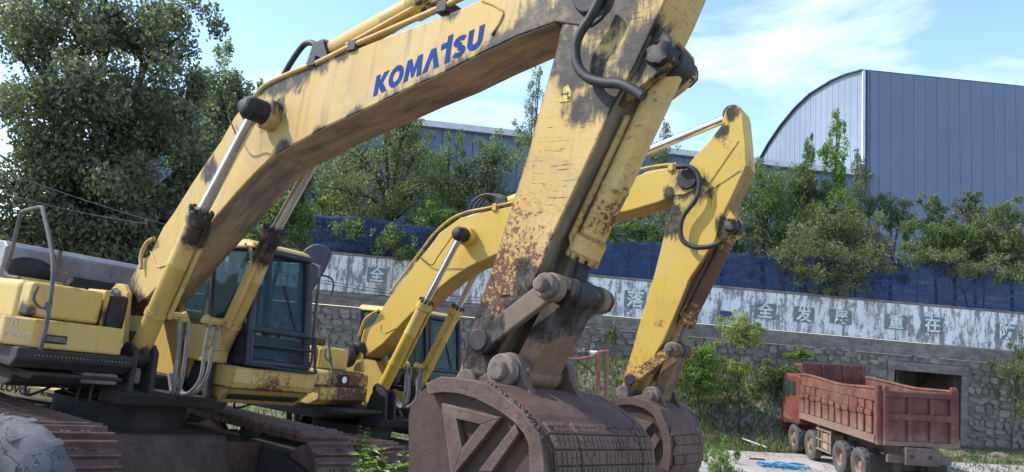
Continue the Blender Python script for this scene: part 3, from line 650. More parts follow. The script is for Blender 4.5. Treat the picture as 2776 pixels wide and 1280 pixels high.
# shrubs on the bank in front of the wall
def gtree(name, label, px, py, Y, bl, n, size, lf, seed, tr=0.05, group='shrubs on the bank'):
    p = at(px, py, Y); base = (p.x, Y, gz(p.x, Y) - 0.05)
    return tree(name, label, 'shrub', base, [pb(x, y, Y, a, b_) for x, y, a, b_ in bl], n, size, lf, seed, tr, group, 0.1, 0.5)
gtree('lime_sapling', 'lime-green young tree standing before the painted wall band', 2000, 1100, 32.0, [(2005, 880, 50, 32), (1990, 910, 50, 32), (2040, 915, 40, 30), (1985, 990, 35, 25), (2010, 1030, 20, 30)], 3600, 0.13, 'lime', 40)
gtree('bank_shrub', 'bright green shrub right behind the second bucket', 1900, 1080, 32.4, [(1880, 960, 50, 40), (1920, 970, 50, 45), (1860, 1020, 60, 40), (1920, 1050, 60, 35), (1890, 1000, 70, 40)], 5200, 0.15, 'bright', 41)
gtree('bank_shrub', 'dark green shrub beside the dump truck headboard', 2110, 1050, 33.2, [(2110, 1010, 60, 35), (2140, 1030, 40, 35), (2080, 1040, 40, 25)], 3000, 0.16, 'mid', 42)
gtree('bank_shrub', 'small tuft of leaves on the wall above the dump truck', 2170, 980, 34.4, [(2170, 960, 35, 14)], 500, 0.18, 'bright', 43, 0.03)
gtree('bank_shrub', 'low bush at the foot of the second bucket', 1955, 1260, 20.0, [(1955, 1240, 40, 50), (1960, 1290, 45, 40)], 1800, 0.10, 'bright', 44, 0.03)
gtree('bank_shrub', 'dry leafy bush in front of the wall at the right edge', 2740, 1120, 33.5, [(2730, 1000, 45, 40), (2760, 1060, 40, 60), (2770, 950, 30, 40)], 2600, 0.14, 'olive', 45)
gtree('bank_shrub', 'small dark plant hanging on the stone wall left of the second arm', 1660, 950, 34.6, [(1660, 900, 16, 28)], 450, 0.14, 'mid', 46, 0.02)
# grass and weeds on the bank and verges
def grass(name, label, n, fn, hgt, lf, seed):
    r = np.random.default_rng(seed); P = np.array([fn(r) for _ in range(n)]); Z = np.array([gz(x, y) for x, y in P])
    a = r.random(n)*6.283; h = hgt*(0.4 + r.random(n)); ln = r.normal(size=(n, 2))*0.35*h[:, None]; wv = 0.035
    c, s_ = np.cos(a)*wv, np.sin(a)*wv
    V = np.stack([np.stack([P[:, 0]-c, P[:, 1]-s_, Z-.03], 1), np.stack([P[:, 0]+c, P[:, 1]+s_, Z-.03], 1), np.stack([P[:, 0]+ln[:, 0], P[:, 1]+ln[:, 1], Z+h], 1)], 1).reshape(-1, 3)
    me = bpy.data.meshes.new(name); me.vertices.add(3*n); me.vertices.foreach_set('co', V.ravel().astype(np.float32)); me.loops.add(3*n); me.loops.foreach_set('vertex_index', np.arange(3*n, dtype=np.int32))
    me.polygons.add(n); me.polygons.foreach_set('loop_start', np.arange(0, 3*n, 3, dtype=np.int32)); me.update(calc_edges=True)
    tag(link(name, me, LF[lf]), label, 'grass', kind='stuff')
def cl_(r, x0, x1, y0, y1, k=9):
    cx, cy = r.integers(0, k), r.integers(0, k); return (x0 + (x1-x0)*min(1, max(0, (cx+.5+r.normal()*.35)/k)), y0 + (y1-y0)*min(1, max(0, (cy+.5+r.normal()*.35)/k)))
grass('bank_grass', 'dry weeds and grass covering the dirt bank before the wall', 9000, lambda r: cl_(r, 1.5, 12.5, 30.4, 34.5), 0.28, 'olive', 1)
grass('verge_grass', 'short green grass verge beside the dump truck', 7000, lambda r: cl_(r, 14.5, 26, 26.0, 34.8), 0.14, 'mid', 2)
grass('yard_weeds', 'scattered weeds between the excavators', 5000, lambda r: cl_(r, -12, 4, 10.5, 30, 14), 0.22, 'mid', 3)
# excavator geometry in metres in each machine's own frame: (forward, up)
FRAME1 = ([-4.57, 9.2468, -0.4355], [[0.77737, 0.62373, 0.08159], [-0.62849, 0.77554, 0.05948], [-0.02618, -0.09752, 0.99489]])
FRAME2 = ([-2.775, 14.2593, -1.2652], [[0.83838, 0.54124, 0.0646], [-0.54445, 0.83721, 0.05157], [-0.02618, -0.07841, 0.99658]])
BOOM1 = [(-0.16, 2.24), (-0.08, 2.34), (0.13, 2.6), (0.2, 2.73), (0.39, 2.78), (0.47, 2.93), (0.57, 3.11), (0.75, 3.29), (1.01, 3.61), (1.24, 3.86), (1.46, 4.09), (1.63, 4.34), (1.81, 4.49), (1.95, 4.56), (2.25, 4.67), (2.6, 4.75), (3.48, 4.82), (3.98, 4.88), (4.38, 4.92), (4.87, 4.98), (5.07, 5.01), (5.45, 5.06), (5.81, 5.09), (6.01, 5.09), (6.22, 5.03), (6.35, 4.9), (6.37, 4.75), (6.31, 4.62), (6.22, 4.57), (5.89, 4.67), (5.53, 4.62), (5.16, 4.53), (4.77, 4.42), (4.34, 4.33), (3.95, 4.23), (3.28, 4.08), (2.96, 3.98), (2.51, 3.85), (2.24, 3.68), (1.97, 3.48), (1.52, 3.11), (1.1, 2.77), (0.81, 2.5), (0.56, 2.31), (0.37, 2.22), (0.18, 2.16), (-0.06, 2.16)]
ARM1 = [(6.12, 5.25), (6.02, 5.01), (5.94, 4.6), (5.92, 4.41), (5.88, 4.19), (5.84, 3.98), (5.79, 3.64), (5.74, 3.41), (5.65, 3.03), (5.6, 2.78), (5.55, 2.61), (5.49, 2.39), (5.45, 2.18), (5.41, 1.95), (5.47, 1.85), (5.58, 1.83), (5.69, 1.89), (5.75, 2.16), (5.85, 2.38), (5.96, 2.6), (6.05, 2.82), (6.1, 2.99), (6.18, 3.18), (6.36, 3.62), (6.48, 3.94), (6.62, 4.21), (6.71, 4.43), (6.81, 4.67), (6.88, 4.87), (6.9, 5.19), (6.69, 5.62), (6.49, 5.77), (6.34, 5.73)]
BK1 = [(5.55, 1.9), (5.68, 1.96), (5.83, 1.97), (5.97, 1.97), (6.1, 1.96), (6.22, 1.91), (6.32, 1.87), (6.41, 1.82), (6.47, 1.77), (6.54, 1.72), (6.58, 1.64), (6.61, 1.51), (6.62, 1.3), (6.54, 1.1), (6.38, 0.91), (6.05, 0.74), (5.71, 0.69), (5.58, 0.98), (5.49, 1.3), (5.38, 1.66), (5.39, 1.74), (5.48, 1.85)]
BK1arcin = [(5.59, 1.83), (5.71, 1.86), (5.85, 1.87), (5.99, 1.86), (6.13, 1.83), (6.24, 1.8), (6.34, 1.76), (6.43, 1.7), (6.47, 1.65), (6.51, 1.49)]
BK1tri_o = [(5.73, 1.78), (5.88, 1.81), (6.04, 1.8), (6.22, 1.76), (5.93, 1.38), (5.91, 1.42)]
BK1tri_i = [(5.87, 1.71), (6.08, 1.7), (5.96, 1.54)]
BK1bar = [(6.35, 1.75), (6.39, 1.7), (6.22, 1.44), (6.11, 1.42)]
PINS1 = [(0.02, 2.24), (2.12, 4.37), (6.18, 4.83)]
PINSL1 = [(5.57, 2.24), (6.04, 2.68), (5.77, 2.04), (6.8, 4.29), (5.55, 1.93)]
ACYL1 = [(2.84, 5.01), (3.89, 5.22), (4.35, 5.35)]
BCYL1 = [(6.72, 4.29), (6.23, 2.91), (6.07, 2.72)]
PIPE1 = [(1.96, 4.53), (2.14, 4.65), (2.6, 4.73), (3.01, 4.78), (3.47, 4.87), (3.69, 4.9), (4.64, 5.04), (4.8, 5.07)]
LOOP1 = [(2.2, 4.76), (2.22, 4.83), (2.34, 4.99), (2.48, 5.11), (2.62, 5.1), (2.73, 5.03), (2.85, 4.96)]
HOSE1 = [(6.34, 4.73), (6.28, 4.6), (6.2, 4.48), (6.18, 4.37), (6.22, 4.23), (6.32, 4.13), (6.45, 4.08), (6.59, 4.05), (6.69, 4.0), (6.78, 3.94)]
TXT1 = [(3.92, 4.31), (3.88, 4.49), (5.13, 4.79), (5.17, 4.59)]
BOOM2 = [(0.1, 2.36), (0.15, 2.75), (0.37, 2.87), (0.58, 3.25), (0.69, 3.41), (1.29, 4.16), (1.52, 4.44), (1.59, 4.55), (2.02, 4.83), (2.43, 4.9), (2.92, 5.0), (5.05, 5.43), (5.39, 5.52), (5.66, 5.57), (5.89, 5.55), (6.02, 5.53), (6.13, 5.47), (6.16, 5.36), (6.12, 5.24), (5.99, 5.17), (5.84, 5.16), (5.59, 5.06), (5.2, 4.95), (4.84, 4.87), (2.81, 4.2), (2.31, 3.98), (1.96, 3.76), (1.75, 3.6), (1.34, 3.24), (1.05, 2.96), (0.65, 2.54), (0.3, 2.29)]
ARM2 = [(6.5, 6.41), (6.56, 6.48), (6.64, 6.49), (6.72, 6.43), (6.75, 6.33), (6.82, 5.89), (6.86, 5.58), (6.71, 5.2), (6.56, 4.83), (6.49, 4.5), (6.17, 3.95), (6.04, 3.55), (5.85, 3.01), (5.61, 2.57), (5.44, 2.24), (5.36, 2.18), (5.3, 2.23), (5.29, 2.42), (5.4, 2.88), (5.51, 3.43), (5.64, 4.01), (5.72, 4.5), (5.75, 4.7), (5.82, 5.03), (5.89, 5.38), (6.05, 5.68), (6.31, 5.98), (6.45, 6.18)]
PINS2 = [(0.01, 2.29), (2.12, 4.56), (6.01, 5.4), (5.4, 2.45), (5.95, 2.95), (6.69, 4.72), (6.58, 6.4), (5.33, 2.26)]
ACYL2 = [(2.71, 5.1), (5.1, 5.85), (6.36, 6.35), (6.51, 6.45)]
BCYL2 = [(6.65, 4.72), (6.09, 3.32), (5.99, 2.94)]
BK2 = [(5.25, 2.08), (5.39, 2.17), (5.67, 2.23), (5.88, 2.21), (6.06, 2.11), (6.18, 1.92), (6.25, 1.75), (6.27, 1.55), (6.24, 1.33), (6.1, 1.02), (5.79, 0.79), (5.34, 0.67), (5.23, 1.12), (5.19, 1.78)]
HOSE2 = [(5.87, 5.56), (6.05, 5.56), (6.19, 5.46), (6.24, 5.27), (6.2, 5.07), (6.05, 4.85), (6.01, 4.66), (6.06, 4.48), (6.22, 4.39), (6.42, 4.39), (6.57, 4.44)]
P1_foot = (0.39, 2.23)
P1_rod = (2.39, 4.27)
P1_tip = (6.2, 4.82)
P1_lever = (5.66, 2.24)
P1_link = (6.21, 2.65)
P1_bucket = (5.61, 1.93)
P1_bcyl = (6.79, 4.29)
P1_bucket2 = (5.94, 2.05)
P2_foot = (0.15, 2.29)
P2_rod = (2.24, 4.49)
P2_tip = (6.02, 5.39)
P2_lever = (5.45, 2.45)
P2_link = (6.03, 2.94)
P2_bucket = (5.36, 2.26)
P2_bcyl = (6.68, 4.73)
P2_bucket2 = (5.8, 2.27)
W1a = [(5.1, 5.0), (5.23, 4.94), (5.34, 4.87), (5.36, 4.83), (5.33, 4.76), (5.27, 4.67)]
W1b = [(0.41, 2.83), (0.61, 2.67), (0.7, 2.65), (1.06, 2.73)]
W1arm = [(5.6, 2.73), (5.65, 2.63), (5.72, 2.58), (5.8, 2.59)]
W2a = [(0.56, 2.87), (0.57, 2.77), (0.68, 2.73), (0.9, 2.84)]
W2arm = [(6.72, 5.94), (6.32, 5.29)]
W2armb = [(6.78, 5.51), (6.31, 5.19)]
HR2 = [(0.04, 3.01), (0.32, 2.8), (0.56, 2.61), (0.64, 2.41), (0.87, 1.8)]
MR1 = [(1.03, 3.02), (1.15, 3.0), (1.18, 2.94), (1.28, 2.31), (1.35, 1.75)]
PIPE2 = [(0.66, 3.45), (1.24, 4.22), (1.51, 4.56), (1.98, 4.88), (2.87, 5.05), (4.98, 5.47), (5.27, 5.57), (5.62, 5.62), (5.83, 5.63)]
LOOP2 = [(2.13, 5.0), (2.14, 5.11), (2.28, 5.24), (2.48, 5.28), (2.66, 5.23), (2.75, 5.2)]
UC1 = [(0.56, 1.59)]
# ---------------------------------------------------------------- excavators
def mframe(F):
    o, r = F
    return Matrix(((r[0][0], r[0][1], r[0][2], o[0]), (r[1][0], r[1][1], r[1][2], o[1]), (r[2][0], r[2][1], r[2][2], o[2]), (0, 0, 0, 1)))
def P3(fu, l): return Vector((fu[0], l, fu[1]))

def shoe_mesh():
    b = MB(); w2 = 0.30; p2 = 0.112
    b.box(-p2, p2, -w2, w2, 0.0, 0.022)
    for x in (-p2, -0.008): b.add([(x, -w2, 0.02), (x+0.04, -w2, 0.02), (x+0.04, w2, 0.02), (x, w2, 0.02), (x+0.008, -w2, 0.07), (x+0.030, -w2, 0.07), (x+0.030, w2, 0.07), (x+0.008, w2, 0.07)], [(4, 5, 6, 7), (0, 1, 5, 4), (1, 2, 6, 5), (2, 3, 7, 6), (3, 0, 4, 7)])
    for y in (-0.11, -0.06, 0.06, 0.11):
        b.cyl((0.075, y, 0.022), (0.075, y, 0.042), 0.017, n=6)
    b.box(-0.10, 0.10, -0.10, -0.06, -0.09, 0.0); b.box(-0.10, 0.10, 0.06, 0.10, -0.09, 0.0)
    me = b.mesh('track_shoe'); me.materials.append(TRACK); return me
SHOE = shoe_mesh()
def track(root, y, f_front=2.42, f_rear=-2.55, top=1.03, lowsag=0.0):
    tr = empty('track'); tr.parent = root
    r = top/2 - 0.03; cz = top/2; c0, c1 = f_rear + r, f_front - r
    Ls = c1 - c0; per = 2*Ls + 2*math.pi*r; n = int(round(per/0.226))
    for k in range(n):
        s = per*k/n
        if s < Ls: p = (c0 + s, cz + r - 0.03*math.sin(math.pi*s/Ls)); a = 0.0
        elif s < Ls + math.pi*r: q = (s-Ls)/r; p = (c1 + r*math.sin(q), cz + r*math.cos(q)); a = q
        elif s < 2*Ls + math.pi*r: p = (c1 - (s-Ls-math.pi*r), cz - r); a = math.pi
        else: q = (s-2*Ls-math.pi*r)/r; p = (c0 - r*math.sin(q), cz - r*math.cos(q)); a = math.pi + q
        o = link('track_shoe', SHOE, None, tr); o.location = (p[0], y, p[1]); o.rotation_euler = (0, a, 0)
    b = MB(); b.prism([(c0-0.1, 0.32), (c1+0.1, 0.32), (c1+0.1, 0.62), (c1-0.4, 0.74), (c0+0.4, 0.74), (c0-0.1, 0.62)], y-0.17, y+0.17); b.build('track_frame', DARK, tr, bevel=0.02)
    MB().cyl((c1, y-0.09, cz), (c1, y+0.09, cz), r-0.10, n=28).build('idler', TRACK, tr, smooth=40)
    MB().lathe([(0.10, -.12), (r-0.14, -.12), (r-0.10, -.05), (r-0.10, .05), (r-0.14, .12), (0.10, .12)], (c0, y, cz), (0, 1, 0), 24).build('sprocket', TRACK, tr)
    for k in range(7):
        x = c0 + 0.35 + (Ls-0.7)*k/6; MB().cyl((x, y-0.14, 0.24), (x, y+0.14, 0.24), 0.115, n=14).build('roller', DARK, tr, smooth=40)
    for k in range(2):
        x = c0 + Ls*(0.33 + 0.34*k); MB().cyl((x, y-0.10, 0.84), (x, y+0.10, 0.84), 0.08, n=12).build('carrier_roller', DARK, tr, smooth=40)
    return tr

# letter shapes of the maker's lettering, unit height
def ell(cx, cy, rx, ry, n=24): return [(cx + rx*math.cos(2*math.pi*i/n), cy + ry*math.sin(2*math.pi*i/n)) for i in range(n)]
def stroke(path, w_):
    out = []
    L_, R_ = [], []
    for i, p in enumerate(path):
        a = path[max(i-1, 0)]; c = path[min(i+1, len(path)-1)]; d = Vector((c[0]-a[0], c[1]-a[1])).normalized(); n = Vector((-d.y, d.x))*w_/2
        L_.append((p[0]+n.x, p[1]+n.y)); R_.append((p[0]-n.x, p[1]-n.y))
    return [[L_[i], L_[i+1], R_[i+1], R_[i]] for i in range(len(path)-1)]
def arcp(cx, cy, rx, ry, a0, a1, n=10): return [(cx + rx*math.cos(R(a0+(a1-a0)*i/n)), cy + ry*math.sin(R(a0+(a1-a0)*i/n))) for i in range(n+1)]
GLY = []   # (list of polygons, advance)
GLY.append(([[(0, 0), (0, 1), (.27, 1), (.27, .60), (.52, 1), (.86, 1), (.52, .52), (.88, 0), (.54, 0), (.27, .40), (.27, 0)]], .90))
GLY.append(('O', .98))
GLY.append(([[(0, 0), (.08, 1), (.36, 1), (.55, .48), (.74, 1), (1.02, 1), (1.10, 0), (.83, 0), (.79, .58), (.62, .08), (.48, .08), (.31, .58), (.27, 0)]], 1.14))
GLY.append(([[(0, 0), (.36, 1), (.64, 1), (1.0, 0), (.71, 0), (.50, .64), (.29, 0)]], .94))
GLY.append(([[(0, .74), (0, 1), (.34, 1), (.34, 1.26), (.62, 1.26), (.62, 0), (.34, 0), (.34, .74)]], .68))
GLY.append((stroke(arcp(.40, .745, .27, .135, 20, 270, 12) + arcp(.40, .265, .27, .145, 90, -160, 12)[0:], .22), .82))
GLY.append((stroke([(.14, 1), (.14, .40)] + arcp(.43, .40, .29, .27, 180, 360, 12) + [(.72, 1)], .27), .86))
def lettering(org, ex, ey, y, h, mat, parent, name='lettering', which=range(7)):
    """org: (f,u) of baseline start; ex: unit baseline dir; ey: unit up dir; at lateral y, 3 mm proud towards -y"""
    pen = 0.0; b = MB()
    def mp_(x, z): return (org[0] + (ex[0]*x + ey[0]*z)*h, y, org[1] + (ex[1]*x + ey[1]*z)*h)
    for i, (g, adv) in enumerate(GLY):
        if i in which:
            if g == 'O':
                o_, n_ = ell(.46, .5, .47, .52), ell(.46, .5, .215, .26); m = len(o_)
                b.add([mp_(pen+p[0], p[1]) for p in o_] + [mp_(pen+p[0], p[1]) for p in n_], [(k, (k+1)%m, m+(k+1)%m, m+k) for k in range(m)])
            else:
                for poly in g: b.add([mp_(pen+p[0], p[1]) for p in poly], [tuple(range(len(poly)))])
        pen += adv + .04
    o = b.build(name, mat, parent); s = o.modifiers.new('thick', 'SOLIDIFY'); s.thickness = 0.003; s.offset = 0; return o

def hyd(root, name, p_foot, p_cap, p_pin, rb, rr, mat, grease_cap=True, clamp=True, rodmat=None):
    """hydraulic cylinder: barrel from foot to cap, chrome rod from cap to pin"""
    cyl_ = empty(name); cyl_.parent = root
    a, c, e = Vector(p_foot), Vector(p_cap), Vector(p_pin); d = (c-a).normalized()
    b = MB(); b.lathe([(0, 0), (rb*0.9, 0), (rb, 0.05), (rb, 0.62*(c-a).length), (rb*1.06, 0.63*(c-a).length), (rb*1.06, 0.64*(c-a).length), (rb, 0.65*(c-a).length), (rb, (c-a).length - 0.16), (rb*1.22, (c-a).length - 0.15), (rb*1.22, (c-a).length - 0.02), (rb*1.05, (c-a).length), (0, (c-a).length)], a, d, 28)
    b.build('barrel', mat, cyl_, smooth=35)
    b = MB(); u, v = frame_dir(d)
    for i in range(10):
        q = c + (u*math.cos(i*.628) + v*math.sin(i*.628))*rb*1.08; b.cyl(q - d*0.03, q + d*0.025, 0.022, n=6)
    b.build('cap_bolts', GREASE if grease_cap else mat, cyl_)
    MB().cyl(c - d*0.1, e, rr, n=20).build('rod', rodmat or CHROME, cyl_, smooth=40)
    ax = Vector((0, 1, 0))
    MB().cyl(e - ax*rb*1.0, e + ax*rb*1.0, rb*1.15, n=20).build('rod_eye', GREASE, cyl_, smooth=40, bevel=0.015)
    MB().cyl(a - ax*rb*1.0, a + ax*rb*1.0, rb*1.2, n=20).build('foot_eye', GREASE, cyl_, smooth=40, bevel=0.015)
    # return pipe along the barrel
    side = Vector((0, 1 if p_foot[1] < 0 else -1, 0)); off = (Vector((d.z, 0, -d.x))*0.7 + side*0.7).normalized()*(rb + 0.035)
    L_ = (c-a).length
    b = MB(); b.tube([a + d*L_*0.30 + off, a + d*L_*0.93 + off, a + d*L_*0.97 + off*0.7], 0.026, 8); b.build('oil_pipe', mat, cyl_, smooth=50)
    if clamp:
        q = a + d*L_*0.30; b = MB(); b.cyl(q - d*0.03, q + d*0.03, rb*1.12, n=20); b.cyl(q + side*rb*0.9 , q + side*(rb+0.22), 0.045, n=8); b.cyl(q + side*(rb+0.16)-d*.03, q + side*(rb+0.24)+d*.02, 0.06, n=8)
        b.build('clamp', mat, cyl_, smooth=40)
    return cyl_

def weldline(pts, y, r, mat, parent, name='weld_bead'):
    return MB().tube([P3(p, y) for p in pts], r, 5).build(name, mat, parent)

def cab(root, f0, l0, l1, u0, u1, lean, depth, frame_mat, roof_mat, guard=True):
    """box cab; front face at f0 (bottom) leaning back to f0-lean at the top"""
    cb = empty('cab'); cb.parent = root
    def q(s, l, u): # s: distance back from front face
        k = (u-u0)/(u1-u0); return Vector((f0 - lean*k - s, l, u))
    pr = 0.055
    def bar(p, r_, name, n=8, mat=frame_mat): return MB().tube(p, r_, n).build(name, mat, cb, smooth=50)
    w_ = l1-l0
    for l in (l0+pr, l1-pr): bar(spline([q(0.02, l, u0), q(0.0, l, u0+(u1-u0)*.6), q(0.03, l, u1-.12), q(0.16, l, u1-.01)], 4), pr, 'front_pillar')
    for l in (l0+pr, l1-pr): bar([q(depth*.48, l, u0), q(depth*.5, l, u1-.03)], pr, 'centre_pillar'); bar([q(depth, l, u0), q(depth*.98, l, u1-.03)], pr*1.2, 'rear_pillar')
    # roof
    b = MB(); b.hexa([q(.10, l0-.01, u1-.05), q(.10, l1+.01, u1-.05), q(depth+.03, l1+.01, u1-.05), q(depth+.03, l0-.01, u1-.05), q(.16, l0+.05, u1+.06), q(.16, l1-.05, u1+.06), q(depth, l1-.05, u1+.06), q(depth, l0+.05, u1+.06)])
    b.build('roof', roof_mat, cb, bevel=0.03)
    um = u0 + (u1-u0)*0.30
    MB().hexa([q(-.035, l0+.0, u1-.055), q(-.035, l1+.0, u1-.055), q(.12, l1+.01, u1-.04), q(.12, l0-.01, u1-.04), q(.02, l0+.03, u1+.02), q(.02, l1-.03, u1+.02), q(.16, l1-.03, u1+.055), q(.16, l0+.03, u1+.055)]).build('roof_trim', roof_mat, cb, bevel=0.02)
    for u_, rr_ in ((u0+.04, .05), (um, .035), (u1-.06, .045)): bar([q(-.005, l0+.04, u_), q(-.005, l1-.04, u_)], rr_, 'cross_bar')
    for l in (l0+.04, l1-.04): bar([q(0.03, l, u0+.04), q(depth, l, u0+.04)], .05, 'sill'); bar([q(0.1, l, u1-.05), q(depth, l, u1-.05)], .04, 'roof_rail')
    def pane(p, name):
        b = MB(); n = (p[1]-p[0]).cross(p[3]-p[0]).normalized()*0.008; b.hexa(list(p) + [x+n for x in p]); return b.build(name, GLASS, cb)
    pane([q(.02, l0+.09, um+.03), q(.02, l1-.09, um+.03), q(.05, l1-.09, u1-.10), q(.05, l0+.09, u1-.10)], 'windshield')
    pane([q(.02, l0+.09, u0+.09), q(.02, l1-.09, u0+.09), q(.02, l1-.09, um-.03), q(.02, l0+.09, um-.03)], 'lower_windshield')
    for l in (l0+.03, l1-.03):
        pane([q(.12, l, u0+.35), q(depth*.46, l, u0+.35), q(depth*.46, l, u1-.10), q(.15, l, u1-.10)], 'side_window')
        pane([q(depth*.54, l, u0+.45), q(depth*.94, l, u0+.45), q(depth*.94, l, u1-.10), q(depth*.54, l, u1-.10)], 'side_window')
    pane([q(depth, l0+.1, u0+.55), q(depth, l1-.1, u0+.55), q(depth, l1-.1, u1-.12), q(depth, l0+.1, u1-.12)], 'rear_window')
    b = MB(); b.hexa([q(.04, l0+.02, u0), q(.04, l1-.02, u0), q(depth, l1-.02, u0), q(depth, l0+.02, u0), q(.04, l0+.02, u0+.05), q(.04, l1-.02, u0+.05), q(depth, l1-.02, u0+.05), q(depth, l0+.02, u0+.05)]); b.build('floor_pan', DARK, cb)
    for l, s in ((l0+.045, 1), (l1-.045, -1)):
        b = MB(); b.hexa([q(.10, l-.015, u0+.05), q(.10, l+.015, u0+.05), q(depth, l+.015, u0+.05), q(depth, l-.015, u0+.05), q(.10, l-.015, u0+.34), q(.10, l+.015, u0+.34), q(depth, l+.015, u0+.34), q(depth, l-.015, u0+.34)]); b.build('side_panel', frame_mat, cb)
    lm = (l0+l1)/2
    st = empty('seat'); st.parent = cb
    b = MB(); c = q(depth*.62, lm, u0+.5); b.box(c.x-.24, c.x+.24, lm-.24, lm+.24, u0+.32, u0+.48); b.build('cushion', SEAT, st, bevel=0.05, seg=3)
    b = MB(); b.hexa([(c.x-.30, lm-.24, u0+.45), (c.x-.16, lm-.24, u0+.45), (c.x-.16, lm+.24, u0+.45), (c.x-.30, lm+.24, u0+.45), (c.x-.42, lm-.2, u0+1.1), (c.x-.32, lm-.2, u0+1.1), (c.x-.32, lm+.2, u0+1.1), (c.x-.42, lm+.2, u0+1.1)]); b.build('backrest', SEAT, st, bevel=0.04, seg=3)
    b = MB(); b.box(c.x+.1, c.x+.2, lm-.42, lm-.30, u0+.1, u0+.7); b.cyl((c.x+.2, lm-.36, u0+.65), (c.x+.22, lm-.36, u0+.95), .02, n=6); b.cyl((c.x+.45, lm+.1, u0+.1), (c.x+.40, lm+.1, u0+.95), .02, n=6); b.cyl((c.x+.45, lm-.1, u0+.1), (c.x+.40, lm-.1, u0+.95), .02, n=6); b.build('levers', DARK, cb)
    bar([q(.0, lm+.22, um+.05), q(.02, lm+.05, um+.55)], .012, 'wiper', 6, DARK)
    if guard:
        g = empty('guard_frame'); g.parent = cb
        for u_ in (um-.02, u0+.24): MB().tube([q(-.07, l0+.02, u_), q(-.07, l1+.03, u_)], .017, 8).build('guard_bar', NAVY, g)
        MB().tube(spline([q(-.07, l0+.02, u0+.02), q(-.07, l0+.02, um-.02)], 2), .017, 8).build('guard_bar', NAVY, g)
        MB().tube(spline([q(-.07, l0+.02, u0+.02), q(-.07, l1-.02, u0-.01), q(-.07, l1+.03, u0+.06), q(-.07, l1+.03, um-.02)], 5), .017, 8).build('guard_bar', NAVY, g)
        b = MB()
        for k in range(7): l = l1-.27 + .29*k/6; b.cyl(q(-.07, l, u0+.01), q(-.07, l, um-.02), .0035, n=4)
        for k in range(10): u_ = u0+.02 + (um-u0-.04)*k/9; b.cyl(q(-.07, l1-.28, u_), q(-.07, l1+.03, u_), .0035, n=4)
        b.build('wire_mesh', NAVY, g)
    return cb

def handrail(root, pts, r_=0.02, hook=None, name='handrail'):
    o = MB().tube(spline(pts, 5), r_, 8).build(name, RAIL, root, smooth=50)
    if hook:
        h = Vector(hook); b = MB(); b.tube(spline([h, h+Vector((.02, -.07, -.02)), h+Vector((.02, -.14, .05)), h+Vector((.0, -.12, .17))], 5), 0.014, 7); b.cyl(h-Vector((0, 0, .04)), h+Vector((0, 0, .04)), .035, n=10); b.build('hook', RAIL, o, smooth=50)
    return o

def hose(root, pts, r_, mat=RUBBER, name='hose', k=8, n=10):
    return MB().tube(spline(pts, k), r_, n).build(name, mat, root, smooth=60)

def link_bar(root, name, a, c, y0, y1, w_, mat, r_end=None):
    """flat link with round eyes between two pins"""
    a, c = Vector((a[0], a[1])), Vector((c[0], c[1])); d = (c-a).normalized(); n = Vector((-d.y, d.x)); rE = r_end or w_*0.62
    poly = [tuple(a+n*w_/2), tuple(c+n*w_/2), tuple(c-n*w_/2), tuple(a-n*w_/2)]
    b = MB(); b.prism(poly, y0, y1); o = b.build(name, mat, root, bevel=0.012)
    for p in (a, c):
        MB().cyl((p.x, y0-.012, p.y), (p.x, y1+.012, p.y), rE, n=22).build('eye', mat, o, smooth=40, bevel=0.012)
    return o
def pin(root, p, y0, y1, r_, mat, name='pin'):
    return MB().cyl((p[0], y0, p[1]), (p[0], y1, p[1]), r_, n=20).build(name, mat, root, smooth=40, bevel=0.015)
def lump(root, p, y0, y1, r_, seed, name):
    """pin end caked in grease: a ragged drum"""
    rj = random.Random(seed); b = MB(); n, m = 20, 7; v = []
    for j in range(m):
        t_ = j/(m-1); y = y0 + (y1-y0)*t_; rr = r_*(0.78 if j in (0, m-1) else 1.0)
        for i in range(n):
            a = 2*math.pi*i/n; q = rr*(1 + rj.uniform(-.10, .13)); v.append((p[0]+q*math.cos(a), y + rj.uniform(-.012, .012), p[1]+q*math.sin(a)))
    f = [(j*n+i, j*n+(i+1) % n, (j+1)*n+(i+1) % n, (j+1)*n+i) for j in range(m-1) for i in range(n)] + [tuple(range(n)), tuple(range((m-1)*n, m*n))]
    b.add(v, f); return b.build(name, GREASE, root, smooth=75)
def at_arc(poly, n):
    """resample an open polyline to n+1 points"""
    P = [Vector(p) for p in poly]; L_ = [0]
    for a, c in zip(P, P[1:]): L_.append(L_[-1] + (c-a).length)
    out = []
    for k in range(n+1):
        s = L_[-1]*k/n; i = 0
        while i < len(L_)-2 and L_[i+1] < s: i += 1
        out.append(P[i].lerp(P[i+1], (s-L_[i])/max(1e-9, L_[i+1]-L_[i])))
    return out
def strip_plate(name, path, y0, y1, th, mat, parent, bevel=0.006):
    """bent plate following a profile path (f,u), th outward (left of travel)"""
    P = [Vector((p[0], p[1])) for p in path]; m = len(P); N_ = []
    for i in range(m):
        d = (P[min(i+1, m-1)] - P[max(i-1, 0)]).normalized(); N_.append(Vector((-d.y, d.x)))
    poly = [tuple(P[i]) for i in range(m)] + [tuple(P[i] + N_[i]*th) for i in range(m-1, -1, -1)]
    b = MB(); b.prism(poly, y0, y1); return b.build(name, mat, parent, bevel=bevel)

def undercarriage(root, dy=0.0):
    track(root, -1.37); track(root, 1.37)
    b = MB(); b.prism([(-1.3, .45), (1.3, .45), (1.1, .86), (-1.1, .86)], -0.75, 0.75); b.box(-1.15, -.55, -1.2, 1.2, .42, .80); b.box(.55, 1.15, -1.2, 1.2, .42, .80); b.build('carbody', RUST_SIDE, root, bevel=0.03)
    MB().cyl((0, 0, .84), (0, 0, 1.12), .72, n=36).build('swing_circle', DARK, root, smooth=40)

